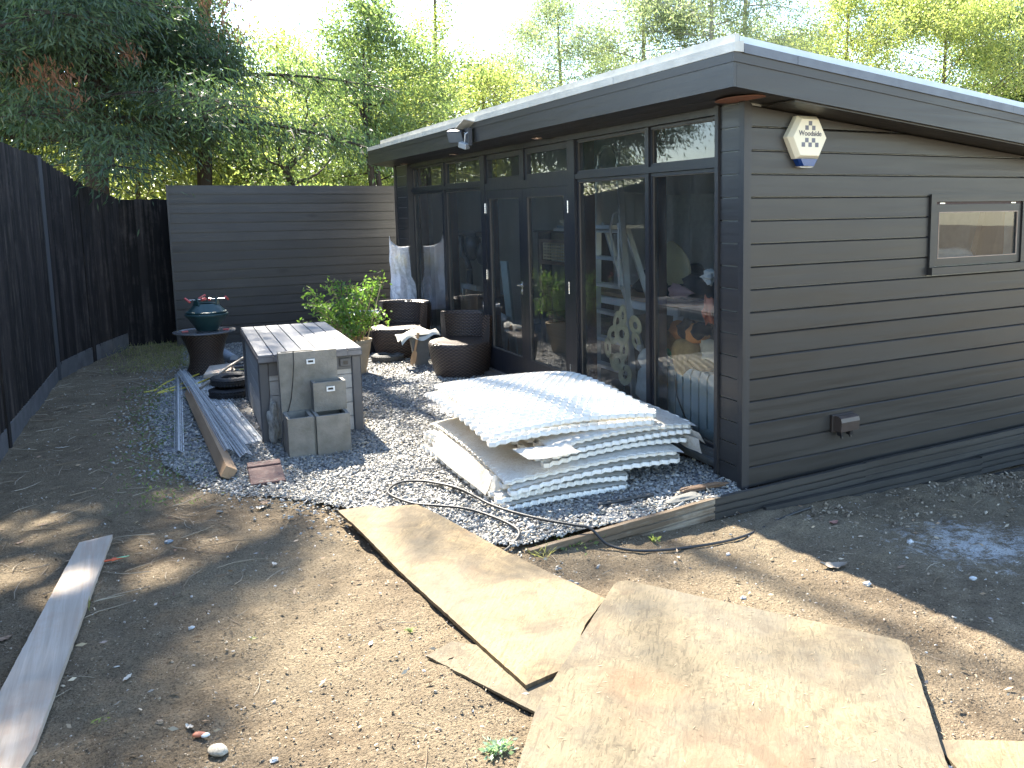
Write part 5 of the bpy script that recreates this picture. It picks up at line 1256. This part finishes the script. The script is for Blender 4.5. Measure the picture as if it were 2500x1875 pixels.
# black cable loops on the slate in front of the grids
CBL = M_plain('black_cable_rubber', (.035, .035, .035), .55, bstr=.02)
def zc(x, y): return (float(zpat(np.array([x]), np.array([y]))[0])+.030) if inpoly(np.array([x]), np.array([y]))[0] else zsoil(x, y)+.012
hose([(x, y, zc(x, y)) for x, y in ((-1.45, .60), (-1.55, .95), (-1.73, 1.09), (-1.86, .95), (-1.80, .70), (-1.70, .58), (-1.58, .44), (-1.50, .28), (-1.45, .08), (-1.46, -.05), (-1.56, -.13), (-1.68, -.20), (-1.70, -.26))],
     'black cable looping over the slate and ending at the strand board', CBL, .0075, 'cable', 'cable', 'black cables on the ground')
hose([(-1.62, 1.05, zc(-1.62, 1.05)), (-1.5, .75, .055), (-1.43, .36, .055), (-1.30, .08, .05), (-1.18, -.10, .05), (-1.11, -.16, .035), (-1.05, -.25, -.035), (-.90, -.36, zc(-.9, -.36)), (-.60, -.42, zc(-.6, -.42)), (-.30, -.40, zc(-.3, -.4)), (.10, -.30, zc(.1, -.3)), (.32, -.24, zc(.32, -.24))],
     'black cable running over the timber edging and along its foot', CBL, .0075, 'cable', 'cable', 'black cables on the ground')
tag(MB().tube([(-.90, .14, .03), (-.55, .12, .032)], .010, 6).build('rod', CBL), 'short dark rod lying on the slate behind the edging', 'rod')
tag(MB().blob((-.22, .07, .035), (.17, .028, .016), 5, .25, 18, 8, Matrix.Rotation(-.1, 4, 'Z')).build('wood_scrap', M_wood('rotten_wood', (.08, .045, .025), (.16, .10, .06), 0, bstr=1.)), 'short rotten wood scrap beside the corner of the building', 'wood')
tag(MB().blob((-.42, .0, .022), (.13, .045, .016), 9, .2, 14, 7, Matrix.Rotation(.1, 4, 'Z')).build('flat_stone', CONC), 'flat grey stone lying behind the timber edging', 'stone')

# ================================================================== BOARDS ON THE FOREGROUND SOIL
def board(pts, z, th, mat, name, label, cat, wob=.0014, N=14):
    """thin board with slightly worn edges; pts = corner list (x, y) counter-clockwise"""
    q = random.Random(len(pts)*7+int(abs(pts[0][0])*100)); ring = []
    for i in range(len(pts)):
        a = Vector(pts[i]); b_ = Vector(pts[(i+1) % len(pts)]); L = (b_-a).length; k = max(2, int(L/.03))
        nrm = Vector((b_.y-a.y, a.x-b_.x))/L
        for j in range(k):
            p = a.lerp(b_, j/k)
            if j: p = p+nrm*q.uniform(-wob, wob)
            ring.append(p)
    def zz(p): return (z if not callable(z) else z(p.x, p.y))
    m = MB(); n = len(ring)
    m.v = [Vector((p.x, p.y, zz(p))) for p in ring]+[Vector((p.x, p.y, zz(p)+th)) for p in ring]
    m.f = [tuple(reversed(range(n))), tuple(range(n, 2*n))]+[(i, (i+1) % n, n+(i+1) % n, n+i) for i in range(n)]
    o = m.build(name, mat); return tag(o, label, cat)
board([(-2.19, .735), (-1.975, -1.29), (-1.795, -1.26), (-1.60, -1.02), (-1.42, -.86), (-1.79, .60), (-1.94, .655), (-1.975, .625), (-2.01, .715)], lambda x, y: .012+.030*min(1, max(0, (y+.2)/.6)), .016, OSB, 'strand_board', 'long narrow sunlit strand board with notched far end reaching from slate to foreground', 'board')
board([(-2.205, -.895), (-1.985, -1.47), (-1.80, -1.30), (-1.98, -.95), (-2.09, -.84)], .001, .010, OSBG, 'strand_board', 'strand board offcut half hidden beneath the other two boards', 'board')
board([(-1.43, -.90), (-1.52, -1.02), (-1.30, -.98), (-1.35, -.90)], .001, .008, OSBG, 'strand_board', 'tiny corner of a board poking out behind the big board', 'board')
board([(-1.345, -.800), (-2.00, -1.44), (-2.23, -1.76), (-2.6, -2.6), (-1.5, -2.95), (-1.08, -2.30), (-.655, -1.80), (-.650, -1.755), (-.668, -1.725), (-1.27, -.785), (-1.305, -.778)], .030, .013, OSBG, 'strand_board', 'largest greyish strand board in the near foreground with rounded corners', 'board')
board([(-1.10, -2.45), (-.2, -2.9), (-.35, -2.6), (-1.00, -2.19)], .004, .012, OSB, 'strand_board', 'strand board corner poking out at the right of the largest board', 'board')
board([(-3.40, 1.03), (-3.57, -.42), (-3.66, -1.2), (-3.51, -1.22), (-3.43, -.80), (-3.255, 1.065)], .008, .022, M_wood('weathered_scaffold_plank_y', (.34, .28, .22), (.56, .49, .41), 1, .7, .85, .5, True, wear=(.42, .30, .22), spec=.2, rndv=0), 'scaffold_plank', 'long pale weathered plank lying on the soil at the left', 'plank', .001)
# strand chips on the boards
mb = MB(); q = random.Random(4)
c_ = np.stack([rng.uniform(-2.2, -.7, 900), rng.uniform(-2.5, .5, 900)], 1)
BP = [(-1.345, -.82), (-2.00, -1.44), (-2.23, -1.76), (-2.5, -2.5), (-1.5, -2.8), (-1.08, -2.30), (-.68, -1.80), (-.69, -1.735), (-1.27, -.81)]
LP = [(-2.15, .70), (-1.95, -1.2), (-1.5, -.95), (-1.82, .58)]
k1 = inpoly(c_[:, 0], c_[:, 1], BP); k2 = inpoly(c_[:, 0], c_[:, 1], LP) & (~k1)
zz = np.where(k1, .0445, .0295); kk = k1 | (k2 & (rng.random(900) < .5)); C3 = np.concatenate([c_[kk], zz[kk][:, None]], 1)
d_ = rng.normal(size=(len(C3), 3)); d_[:, 2] = 0; LV = leaf_verts(C3, .022, .14, d_*3, 0, 5); LV[:, :, 2] = C3[:, 2][:, None]+rng.uniform(0, .002, (len(C3), 4)); leaf_obj('strand_chips', LV, STRANDS)
tag(bpy.data.objects['strand_chips'], 'loose wood strands flaking off the strand boards', kind='stuff')

# ================================================================== SMALL FOREGROUND THINGS
def dead_leaf(px, py, L, ang, label, mat, curl=.3, w_=.35, name='dry_leaf', zadd=.0):
    p = P(px, py, float(hsoil(*P(px, py).xy))); z = zsoil(p.x, p.y)+.006+zadd; m = MB()
    def fn(u, v):
        a = (u-.5)*L; ww_ = L*w_*sin(pi*min(max(u, .02), .98))**.8*(v-.5)*(1+.12*sin(23*u))
        return (p.x+a*cos(ang)-ww_*sin(ang), p.y+a*sin(ang)+ww_*cos(ang), z+curl*L*.35*((u-.5)**2*2+(v-.5)**2*1.2)+.002*sin(19*u))
    m.sheet(12, 4, fn); o = m.build(name, mat, smooth=True); return tag(o, label, 'leaf', 'large dry leaves on the soil')
LB = M_plain('brown_dead_leaf', (.30, .20, .13), .8, 0, .4, 30, .3); LPL = M_plain('pale_dead_leaf', (.62, .56, .46), .75, 0, .2, 40, .3); LG = M_plain('grey_brown_dead_leaf', (.30, .255, .20), .8, 0, .35, 20, .5)
dead_leaf(2035, 1385, .13, -.5, 'big curled grey-brown dead leaf in the shade at the right', LG, .7, .5)
dead_leaf(2200, 1385, .07, .1, 'flat reddish dead leaf right of the big curled one', LB, .1, .3)
dead_leaf(2215, 1365, .03, 1.2, 'tiny cream upright leaf beside the flat reddish one', LPL, .5, .4)
dead_leaf(312, 1664, .05, 1.0, 'pale willow leaf alone on the soil lower left', LPL, .2, .35)
dead_leaf(463, 1778, .035, -.9, 'pale curled leaf just above the painted pebble', LPL, .8, .5)
dead_leaf(905, 1565, .04, 1.1, 'pale willow leaf standing out left of the strand boards', LPL, .3, .4)
dead_leaf(670, 1375, .04, -1.2, 'buff leaf alone on the shaded soil in mid view', LPL, .3, .5)
dead_leaf(48, 1328, .05, .6, 'tan leaf at the far left above the plank', LB, .4, .5)
dead_leaf(105, 1286, .05, -.1, 'brown flat leaf at the left edge behind the plank', LB, .2, .4)
dead_leaf(10, 1560, .06, .5, 'brown dead leaf at the left frame edge beside the plank', LB, .4, .6)
dead_leaf(645, 1232, .07, .3, 'brown and cream crumpled leaf between slate and soil', LB, .9, .7)
dead_leaf(635, 1240, .05, -.4, 'cream torn leaf beneath the crumpled brown one', LPL, .6, .8)
dead_leaf(1345, 1325, .07, .8, 'long brown leaf leaning on the weeds by the edging', LB, .3, .25, zadd=.03)
dead_leaf(2035, 1277, .06, 0, 'crumpled reddish leaf near the dark plinth', M_plain('reddish_dead_leaf', (.34, .17, .13), .8), .8, .7)
dead_leaf(310, 1235, .07, .3, 'slim tan leaf on the shaded soil above the plank', LB, .1, .2)
dead_leaf(120, 1030, .10, .0, 'long tan husk on the path beside the fence', LB, .3, .2)
dead_leaf(152, 1092, .09, -.1, 'second long tan husk nearer the camera beside the fence', LPL, .3, .18)
fi = thing('painted_pebble', 'speckled pebble with an orange painted head on the near soil', 'ornament', (*P(520, 1835).xy, .01))
p = P(522, 1838); MB().blob((p.x+.012, p.y-.012, .012), (.024, .036, .013), 3, .08, 20, 10, Matrix.Rotation(.6, 4, 'Z')).build('body', M_plain('speckled_stone', (.55, .50, .40), .9, 0, .6, 160, .6), fi, smooth=True)
p2 = P(488, 1800); MB().blob((p2.x, p2.y, .010), (.024, .012, .007), 5, .1, 16, 8, Matrix.Rotation(-.5, 4, 'Z')).build('head', M_plain('faded_orange', (.62, .22, .12), .6), fi, smooth=True)
MB().blob((p2.x+.016, p2.y-.016, .011), (.013, .009, .006), 8, .1, 14, 8).build('white_collar', WHITEP, fi, smooth=True)
p = P(285, 1372); dar = thing('plastic_dart', 'orange plastic toy arrow with a green tip beside the plank', 'toy', (p.x, p.y, .01))
MB().prism([(p.x-.05, p.y-.006, .014), (p.x-.02, p.y-.008, .014), (p.x-.02, p.y-.018, .014), (p.x+.01, p.y-.004, .014), (p.x+.03, p.y, .014), (p.x+.01, p.y+.008, .014), (p.x-.015, p.y+.020, .014), (p.x-.02, p.y+.006, .014), (p.x-.05, p.y+.008, .014)], (0, 0, .004)).build('arrow', M_plain('bright_orange_plastic', (.75, .13, .05), .5), dar)
MB().prism([(p.x+.028, p.y-.006, .0185), (p.x+.055, p.y+.001, .0185), (p.x+.028, p.y+.007, .0185), (p.x+.0, p.y+.002, .0185)], (0, 0, .002)).build('tip', M_plain('mint_green_plastic', (.25, .62, .35), .5), dar)
for (px, py, sz, lab) in ((467, 1531, .013, 'square white chip of tile on the shaded soil'), (2117, 1430, .020, 'pale grey stone in the shade near the shadow edge'), (1778, 1347, .013, 'white pebble on the sunlit soil near the edging'), (1815, 1460, .013, 'white stone by the far edge of the largest board'), (670, 1863, .013, 'grey pebble at the bottom left of the view'), (2375, 1412, .018, 'white lump of plaster on the dark soil'), (2222, 1322, .018, 'crumbly white plaster lump near the plinth'), (412, 1324, .018, 'blue-grey slate flake alone on the soil'), (390, 1773, .012, 'brown stone left of the painted pebble'), (1070, 1790, .011, 'tan round pebble left of the weed')):
    p = P(px, py, float(hsoil(*P(px, py).xy))); z = zsoil(p.x, p.y)
    o = MB().blob((0, 0, 0), (sz, sz*.75, sz*.55), int(px), .22, 10, 6).build('stone', M_plain('whitish_stone', (.60, .59, .56), .85) if 'slate' not in lab and 'brown' not in lab and 'tan' not in lab else (M_plain('blue_slate_flake', (.25, .29, .33), .6) if 'slate' in lab else M_plain('tan_stone', (.32, .24, .16), .8)))
    o.location = (p.x, p.y, z+sz*.35); tag(o, lab, 'stone')
def weed(x, y, n, L, mat, label, seed, up=.8, rad=.04, asp=.35, name='weed'):
    c = np.stack([rng.normal(x, rad, n), rng.normal(y, rad, n), np.full(n, zsoil(x, y)+L*.35)], 1); c[:, 2] += rng.uniform(0, L*.5, n)
    dv = np.stack([(c[:, 0]-x)/rad, (c[:, 1]-y)/rad, np.full(n, up)], 1)
    LV = leaf_verts(c, L, asp, dv, .5, seed)
    if n > 70: return tag(leaf_obj(name, LV, mat), label, 'weed')
    t = thing(name, label, 'weed', (x, y, zsoil(x, y)))
    for v in LV: MB().add([tuple(p) for p in v], [(0, 1, 2, 3)]).build('leaf', mat, t)
    return t
pw = P(1215, 1835); weed(pw.x, pw.y, 130, .022, LF_GLA, 'low blue-green weed rosette by the big board in the foreground', 3, .5, .022, .5)
pw = P(1000, 1540); weed(pw.x, pw.y, 16, .020, LF_MID, 'tiny sprout on bare soil left of the narrow board', 4, .5, .010, .4)
pw = P(1395, 1340, -.06); weed(pw.x, pw.y, 60, .035, LF_MID, 'small leafy weeds at the near end of the timber edging', 5, .6, .06, .55)
weed(-1.42, -.24, 40, .05, LF_GRS, 'grass tuft at the tip of the timber edging', 6, 1.5, .03, .08, 'grass_tuft')
weed(-1.08, -.14, 24, .035, LF_MID, 'little green weed growing over the timber edging', 7, .9, .02, .3)
pw = P(1595, 1310, -.05); weed(pw.x, pw.y, 26, .03, LF_YEL, 'bright weed seedling at the foot of the timber edging', 8, .8, .02, .5)
pw = P(615, 1570); weed(pw.x, pw.y, 10, .024, LF_YEL, 'bright green sprig on bare soil in mid foreground', 9, .4, .006, .12)
pw = P(217, 1485); weed(pw.x, pw.y, 8, .05, LF_GRS, 'upright grass blades beside the pale plank', 10, 3., .006, .1, 'grass_tuft')
pw = P(245, 1770); weed(pw.x, pw.y, 14, .02, LF_YEL, 'yellowish moss sprig right of the plank near end', 11, .4, .015, .3)
n = 3400; gx = rng.uniform(-3.5, -2.35, n); gy = rng.uniform(6.2, 8.3, n); kq = rng.random(n) < np.clip(1.2-np.abs(gx+2.75)*1.6, 0, 1); gx, gy = gx[kq], gy[kq]; k0 = ~((gx > -2.6) & (gy > 7.8)); gx, gy = gx[k0], gy[k0]
gc = np.stack([gx, gy, rng.uniform(.01, .05, len(gx))], 1)
leaf_obj('dry_grass', leaf_verts(gc, .08, .07, np.array([0, 0, 1.]), .9, 15), LF_GRS); tag(bpy.data.objects['dry_grass'], 'patchy half dry grass in the corner before the rear fence', kind='stuff')
n = 1100; gx = rng.normal(-3.0, .14, n); gy = rng.uniform(1.4, 5.5, n); gc = np.stack([gx, gy, rng.uniform(.01, .03, n)], 1); 
leaf_obj('edge_moss', leaf_verts(gc, .03, .3, np.array([0, 0, .6]), 1., 16), LF_MID); tag(bpy.data.objects['edge_moss'], 'small weeds and moss along the edge of the slate', kind='stuff')

# ================================================================== TREES
def grow_tree(name, label, cat, base, height, spread, trunk_r, n_leaf, leaf_size, leaf_mat, bark, seed, crown0=.3, lean=(0, 0), levels=3, kids=5, droop=0., asp=.42, cluster=.35, group=None, env=None, thin=None, up=.5, path=None, nb=None, reach=None, gaps=0, clear=0, limbs=None):
    q = random.Random(seed); t = thing(name, label, cat, base, 0, group); base = Vector(base); mb = MB(); tips = []
    def branch(p, d, L, r0, lev):
        n = 5; pts = [p]; rs = [r0]; dd = d.copy()
        for i in range(n):
            dd = (dd+Vector((q.gauss(0, .16), q.gauss(0, .16), q.gauss(.04*up, .10)-droop*(lev > 0)*.12))).normalized(); pts.append(pts[-1]+dd*L/n); rs.append(r0*(1-.72*(i+1)/n))
        mb.tube(pts, rs, 7 if lev < 1 else (5 if lev < 2 else 4), False)
        if lev >= 1: tips.extend([(pts[k], lev) for k in range(2 if lev > 1 else 3, n+1)])
        if lev < levels:
            for k in range(kids if lev > 0 else kids):
                s = q.uniform(.3, 1.); i = min(n-1, int(s*n)); pp = pts[i].lerp(pts[i+1], s*n-i); a = q.uniform(0, 2*pi)
                side = Vector((cos(a), sin(a), q.uniform(-.1, .6)*up)); nd = (dd*.55+side).normalized(); branch(pp, nd, L*q.uniform(.42, .68), max(rs[i]*.6, .004), lev+1)
    # trunk
    N = 9; pts = []; rs = []
    for i in range(N+1):
        f = i/N
        if path: pts = path; break
        pts.append(base+Vector((lean[0]*f+.12*sin(3*f+seed)*min(1, height/8), lean[1]*f+.12*cos(2.4*f+seed), height*f*.93-.1)))
    N = len(pts)-1; rs = [trunk_r*(1-.85*i/N)+.01 for i in range(N+1)]
    mb.tube(pts, rs, 10, False)
    nb = nb or int(10+height*1.4)
    for k in range(nb):
        f = crown0+(1-crown0)*((k+.5)/nb); i = min(N-1, int(f*N)); p = pts[i].lerp(pts[i+1], f*N-i)
        e = env(f) if env else sin(pi*min(1, (f-crown0)/(1-crown0)*.88+.12))**.7
        a = k*2.4+q.uniform(-.5, .5); d = Vector((cos(a), sin(a), q.uniform(.1, .9)*up)).normalized()
        Lb = spread*max(e, .12)*q.uniform(.75, 1.1)
        if reach: Lb = reach(p, d, Lb)
        if Lb > .15: branch(p, d, Lb, rs[i]*.34, 1)
    for pts_, rs_ in (limbs or []): mb.tube(pts_, rs_, 8, False); tips += [(p_, 1) for p_ in pts_[2:]]
    mb.build('trunk', bark, t)
    tp = np.array([tuple(p) for p, l in tips]); r_ = np.random.default_rng(seed)
    ci = r_.integers(0, len(tp), n_leaf); c = tp[ci]+r_.normal(0, cluster, (n_leaf, 3))*np.array([1, 1, .8])
    # uneven density so the sky shows through
    dens = vnoise(c[:, 0]+c[:, 2]*.7, c[:, 1]-c[:, 2]*.5, 1.3, seed+5)*.6+vnoise(c[:, 2]*1.1+c[:, 1], c[:, 0]*1.3, 2.4, seed+6)*.4
    keep = dens > (.30 if thin is None else thin)
    if clear: keep &= ~((np.abs((c[:, 0]-base.x)*cos(.5)-(c[:, 1]-base.y)*sin(.5)) < clear) & (c[:, 1] < base.y+.1))
    if gaps: keep &= (vnoise(c[:, 0]+3, (c[:, 2]-c[:, 1])*1., .85, seed+9) > gaps)
    c = c[keep]
    o = leaf_obj('crown', leaf_verts(c, leaf_size, asp, np.array([0, 0, -.25-droop]), 1., seed), leaf_mat); o.parent = t; o.matrix_parent_inverse = LOC[t.name].inverted()
    return t
def bx_(px, D, z=0): p = PY(px, 470, D); return (p.x, p.y, z)

# A: the big dark cypress overhanging the left fence
def conifer(label, base, height, R, n_br, n_leaf, seed, z0, group=None):
    q = random.Random(seed); t = thing('cypress_tree', label, 'tree', base, 0, group); base = Vector(base); mb = MB(); C_ = []; Dv = []
    mb.tube([base+Vector((0, 0, -.2)), base+Vector((.15, 0, height*.4)), base+Vector((0, 0, height))], [.20, .14, .02], 10, False)
    for k in range(n_br):
        f = k/n_br; z = z0+(height-z0-.3)*f; a = k*2.4+q.uniform(-.3, .3); L = R*(1-f*.55)*q.uniform(.75, 1.1)
        if z > 3.6 and cos(a) > .1: L = min(L, max(.5, (-3.0-base.x)/cos(a)+max(0, 2.0*(1-(z-3.6)/2.4))))  # boughs on the patio side shortened to let the sun in
        p = base+Vector((0, 0, z)); pts = [p]; dd = Vector((cos(a), sin(a), q.uniform(.05, .35)))
        n = 9
        for i in range(n):
            dd.z -= .050+.01*q.random(); dd += Vector((q.gauss(0, .05), q.gauss(0, .05), 0)); dn_ = dd.normalized(); pts.append(pts[-1]+dn_*L/n)
        mb.tube(pts, [.055*(1-i/(n+.5))+.006 for i in range(n+1)], 5, False)
        for i in range(2, n+1):
            for sg in (-1, 1, 0):
                for w_ in range(2):
                    b0 = pts[i]; sd_ = Vector((-sin(a), cos(a), 0))*sg+Vector((cos(a), sin(a), 0))*.5
                    l2 = L*.22*q.uniform(.5, 1.2)*(1.1-.5*i/n); e = b0+sd_*l2+Vector((0, 0, -l2*q.uniform(.15, .6)+.1*w_))
                    mb.tube([b0, e], [.010, .004], 3, False)
                    for m_ in range(5):
                        C_.append(tuple(b0.lerp(e, (m_+.7)/5))); dv = (e-b0).normalized()+Vector((0, 0, -.9)); Dv.append(tuple(dv))
    mb.build('trunk', BARKD, t); C_ = np.array(C_); Dv = np.array(Dv); r_ = np.random.default_rng(seed); ci = r_.integers(0, len(C_), n_leaf)
    c = C_[ci]+r_.normal(0, .17, (n_leaf, 3))*np.array([1, 1, 1.0])
    kg = (c[:, 2] < 6.0) | (vnoise(c[:, 0]+1, c[:, 2]-c[:, 1], .8, 71) > .46); c = c[kg]; ci = ci[kg]  # crown above the view thinned so sun patches reach the ground
    o = leaf_obj('crown', leaf_verts(c, .108, .20, Dv[ci]*.9, .55, seed), LF_CON); o.parent = t; o.matrix_parent_inverse = LOC[t.name].inverted()
    # dead brown sprays
    pd_ = [(PY(118, 205, base.y-2.4), .16, 420), (PY(150, 240, base.y-2.4), .12, 200), (PY(520, 40, base.y-.5), .35, 420), (PY(310, 130, base.y-2), .10, 100)]
    if group is None:
        cs = np.concatenate([r_.normal(0, s_, (k, 3))*np.array([1, 1, .9])+np.array(tuple(p)) for p, s_, k in pd_])
        o = leaf_obj('dead_spray', leaf_verts(cs, .13, .16, np.array([.1, 0, -1.]), .4, seed), LF_DEAD); o.parent = t; o.matrix_parent_inverse = LOC[t.name].inverted()
    return t
conifer('huge dark drooping cypress overhanging the left fence with dead brown sprays', bx_(225, 11.5), 11.3, 4.6, 140, 430000, 5, 2.75)
# B: small open-branched tree behind the screen
def limb(D, pix, r0, r1, wob=.0):
    n = len(pix); return ([PY(x_, y_, D+wob*(i/n)**1.5) for i, (x_, y_) in enumerate(pix)], [r0+(r1-r0)*i/(n-1) for i in range(n)])
FD = 11.0; b0 = PY(716, 470, FD)
fl_ = [limb(FD, ((716, 470), (712, 448), (704, 428), (696, 415)), .065, .055), limb(FD, ((696, 415), (722, 392), (749, 366), (756, 340), (753, 318), (775, 296), (812, 275)), .05, .014, .5),
       limb(FD, ((696, 415), (683, 402), (680, 375), (684, 346), (680, 318), (690, 290)), .035, .012, -.5), limb(FD, ((702, 418), (712, 392), (706, 372), (688, 355), (668, 344), (640, 330)), .040, .012, .3),
       limb(FD, ((753, 330), (745, 300), (752, 270), (748, 240), (760, 205)), .022, .008, .2), limb(FD, ((708, 372), (725, 350), (722, 325), (712, 300)), .02, .007, -.3),
       limb(FD, ((712, 448), (740, 440), (775, 425), (800, 398), (812, 380)), .03, .010, .4), limb(FD, ((688, 404), (655, 395), (642, 372), (640, 350), (620, 330)), .022, .008, -.2)]
grow_tree('forked_tree', 'small tree with crooked bare forked stems just beyond the screen', 'tree', (b0.x, b0.y, 0), 1.9, .5, .07, 5500, .085, LF_MID, BARKD, 21, .9, (0, 0), 2, 3, 0, cluster=.30, limbs=fl_, nb=3, thin=.36)
# L: tall airy tree; its unseen high crown is shaped to dapple the foreground
grow_tree('dapple_birch', 'tall airy tree with an unseen crown shaped to dapple the light, between the cypress and the screen', 'tree', bx_(480, 12.6), 16.8, 2.9, .13, 50000, .085, LF_MID, BARKD, 22, .22, (1.25, .0), 3, 5, .06, cluster=.30, env=lambda f: .33 if f < .45 else (1. if f < .9 else .6), thin=.38, gaps=.44, reach=lambda p, d, L: (L if p.z < 15.2 else L*.9) if p.z > 13.5 else (min(L, max(0, (-2.75-p.x)/max(.15, d.x))) if d.x > 0 else L*.8), )
# C
ad = [limb(12.6, ((912, 470), (902, 400), (894, 320), (890, 240), (886, 170), (888, 120)), .07, .015), limb(12.6, ((928, 470), (922, 420), (914, 360), (920, 300), (938, 240), (945, 190)), .055, .012, .4), limb(12.6, ((893, 300), (870, 250), (850, 200)), .03, .008, .3)]
grow_tree('ash_tree', 'leafy green tree with twin dark trunks left of the roof', 'tree', bx_(925, 13.2), 6.1, 1.55, .085, 36000, .08, LF_MID, BARKD, 23, .40, (-.1, 0), 3, 5, .1, cluster=.26, limbs=ad, thin=.40)
# D
grow_tree('slender_tree', 'slender sparse tree with a thin top standing against the sky', 'tree', bx_(1070, 15.5), 8.8, 1.7, .07, 15000, .09, LF_YEL, BARK, 24, .28, (0, 0), 3, 4, 0, cluster=.24, env=lambda f: (1.-.88*min(1, max(0, (f-.45)/.3)) if f > .45 else 1.), thin=.42)
grow_tree('young_ash', 'light yellow green tree between the slender tree and the roof', 'tree', bx_(1180, 17), 5.6, 2.0, .08, 24000, .09, LF_YEL, BARK, 25, .22, (0, 0), 3, 5, .1, cluster=.3)
grow_tree('young_ash', 'light green tree right of the forked tree, in front of the slender one', 'tree', bx_(1000, 15), 5.0, 1.8, .08, 20000, .09, LF_YEL, BARK, 45, .22, (0, 0), 3, 5, .1, cluster=.3)
# F grey green trees over the roof
grow_tree('willow_tree', 'pale grey green willow above the middle of the roof', 'tree', bx_(1370, 20), 8.4, 3.0, .11, 75000, .095, LF_GRY, BARK, 26, .25, (0, 0), 3, 5, .3, cluster=.34, asp=.28, thin=.42)
grow_tree('willow_tree', 'grey green willow left of the bare trunked eucalyptus', 'tree', bx_(1560, 17), 9.5, 2.6, .12, 70000, .10, LF_GRY, BARKL, 27, .28, (.3, 0), 3, 5, .3, cluster=.3, asp=.28, thin=.42)
grow_tree('eucalyptus_tree', 'eucalyptus with a pale trunk rising just left of the roof corner', 'tree', bx_(1738, 14.5), 10.5, 2.2, .11, 52000, .10, LF_GRY, BARKL, 28, .40, (.1, 0), 3, 5, .4, cluster=.26, asp=.26, thin=.45, clear=.16)
grow_tree('eucalyptus_tree', 'eucalyptus with a pale trunk and right-hand bough behind the roof corner', 'tree', bx_(1818, 15), 10.5, 2.4, .12, 56000, .10, LF_GRY, BARKL, 29, .42, (.1, 0), 3, 5, .4, cluster=.28, asp=.26, thin=.45, clear=.16)
grow_tree('robinia_tree', 'sunlit yellow green tree over the right half of the roof', 'tree', bx_(2060, 14.5), 8.5, 2.9, .11, 65000, .085, LF_YEL, BARK, 30, .30, (0, 0), 3, 5, .1, cluster=.3, thin=.42)
grow_tree('robinia_tree', 'yellow green tree spreading in front of the ivy at the far right', 'tree', bx_(2290, 13), 8.2, 3.0, .11, 75000, .085, LF_YEL, BARK, 31, .25, (0, 0), 3, 5, .1, cluster=.3)
grow_tree('ivy_tree', 'dense dark ivy-clad tree at the far right above the roof', 'tree', bx_(2470, 13.5), 8.5, 2.3, .2, 90000, .085, LF_IVY, BARKD, 32, .12, (0, 0), 3, 6, 0, cluster=.28, asp=.6, thin=.15, env=lambda f: .9)
grow_tree('elm_tree', 'green tree filling the gap behind the robinia and the eucalyptus', 'tree', bx_(1930, 20), 8.0, 3.0, .12, 50000, .10, LF_YEL, BARK, 33, .3, (0, 0), 3, 5, .1, cluster=.36, thin=.45)
# low belt behind the fences
belt = [(-40, 15, 5.0, LF_YEL), (140, 16.5, 4.4, LF_YEL), (330, 14, 3.9, LF_YEL), (470, 16, 4.5, LF_YEL), (600, 15, 4.2, LF_YEL), (760, 17, 5.2, LF_YEL), (700, 21, 7.0, LF_YEL), (860, 19, 5.6, LF_YEL), (960, 20, 6.2, LF_GRY), (1090, 21, 6.0, LF_MID), (1240, 22, 6.8, LF_GRY), (420, 21, 6.5, LF_YEL), (150, 21, 7.2, LF_YEL), (1480, 24, 8.0, LF_MID), (2180, 19, 7.0, LF_MID), (2400, 18, 8.0, LF_MID)]
wh = ['at the far left edge', 'second from the left', 'behind the corner of the fences', 'behind the left end of the screen', 'behind the middle of the screen', 'behind the forked tree', 'tall and far behind the forked tree', 'behind the twin trunked ash', 'left of the slender tree', 'behind the slender tree', 'far behind the left part of the roof', 'far behind the left end of the screen', 'far behind the cypress', 'far behind the middle of the roof', 'far behind the right half of the roof', 'far behind the ivy-clad tree']
for i, (px, D, h, mt) in enumerate(belt):
    grow_tree('background_bush', 'sunlit background thicket %s' % wh[i], 'bush', bx_(px, D), h, 1.9, .06, 15000, .105, mt, BARK, 60+i, .06, (0, 0), 2, 6, 0, cluster=.36, group='thicket beyond the garden', thin=.25, nb=22)
# pale roof of a building glimpsed beyond the screen
sh = thing('outbuilding', 'pale roofed outbuilding glimpsed beyond the screen between the trees', 'building', (*bx_(850, 24)[:2], 0))
cx_, cy_ = bx_(860, 24)[:2]
MB().box((cx_-2.2, cy_, 0), (cx_+2.2, cy_+3, 2.35)).build('wall', M_plain('pale_render', (.55, .54, .5), .8), sh)
MB().prism([(cx_-2.4, cy_-.2, 2.351), (cx_+2.4, cy_-.2, 2.351), (cx_, cy_-.2, 2.95)], (0, 3.4, 0)).build('roof', M_plain('pale_roof_sheet', (.60, .60, .58), .6), sh)
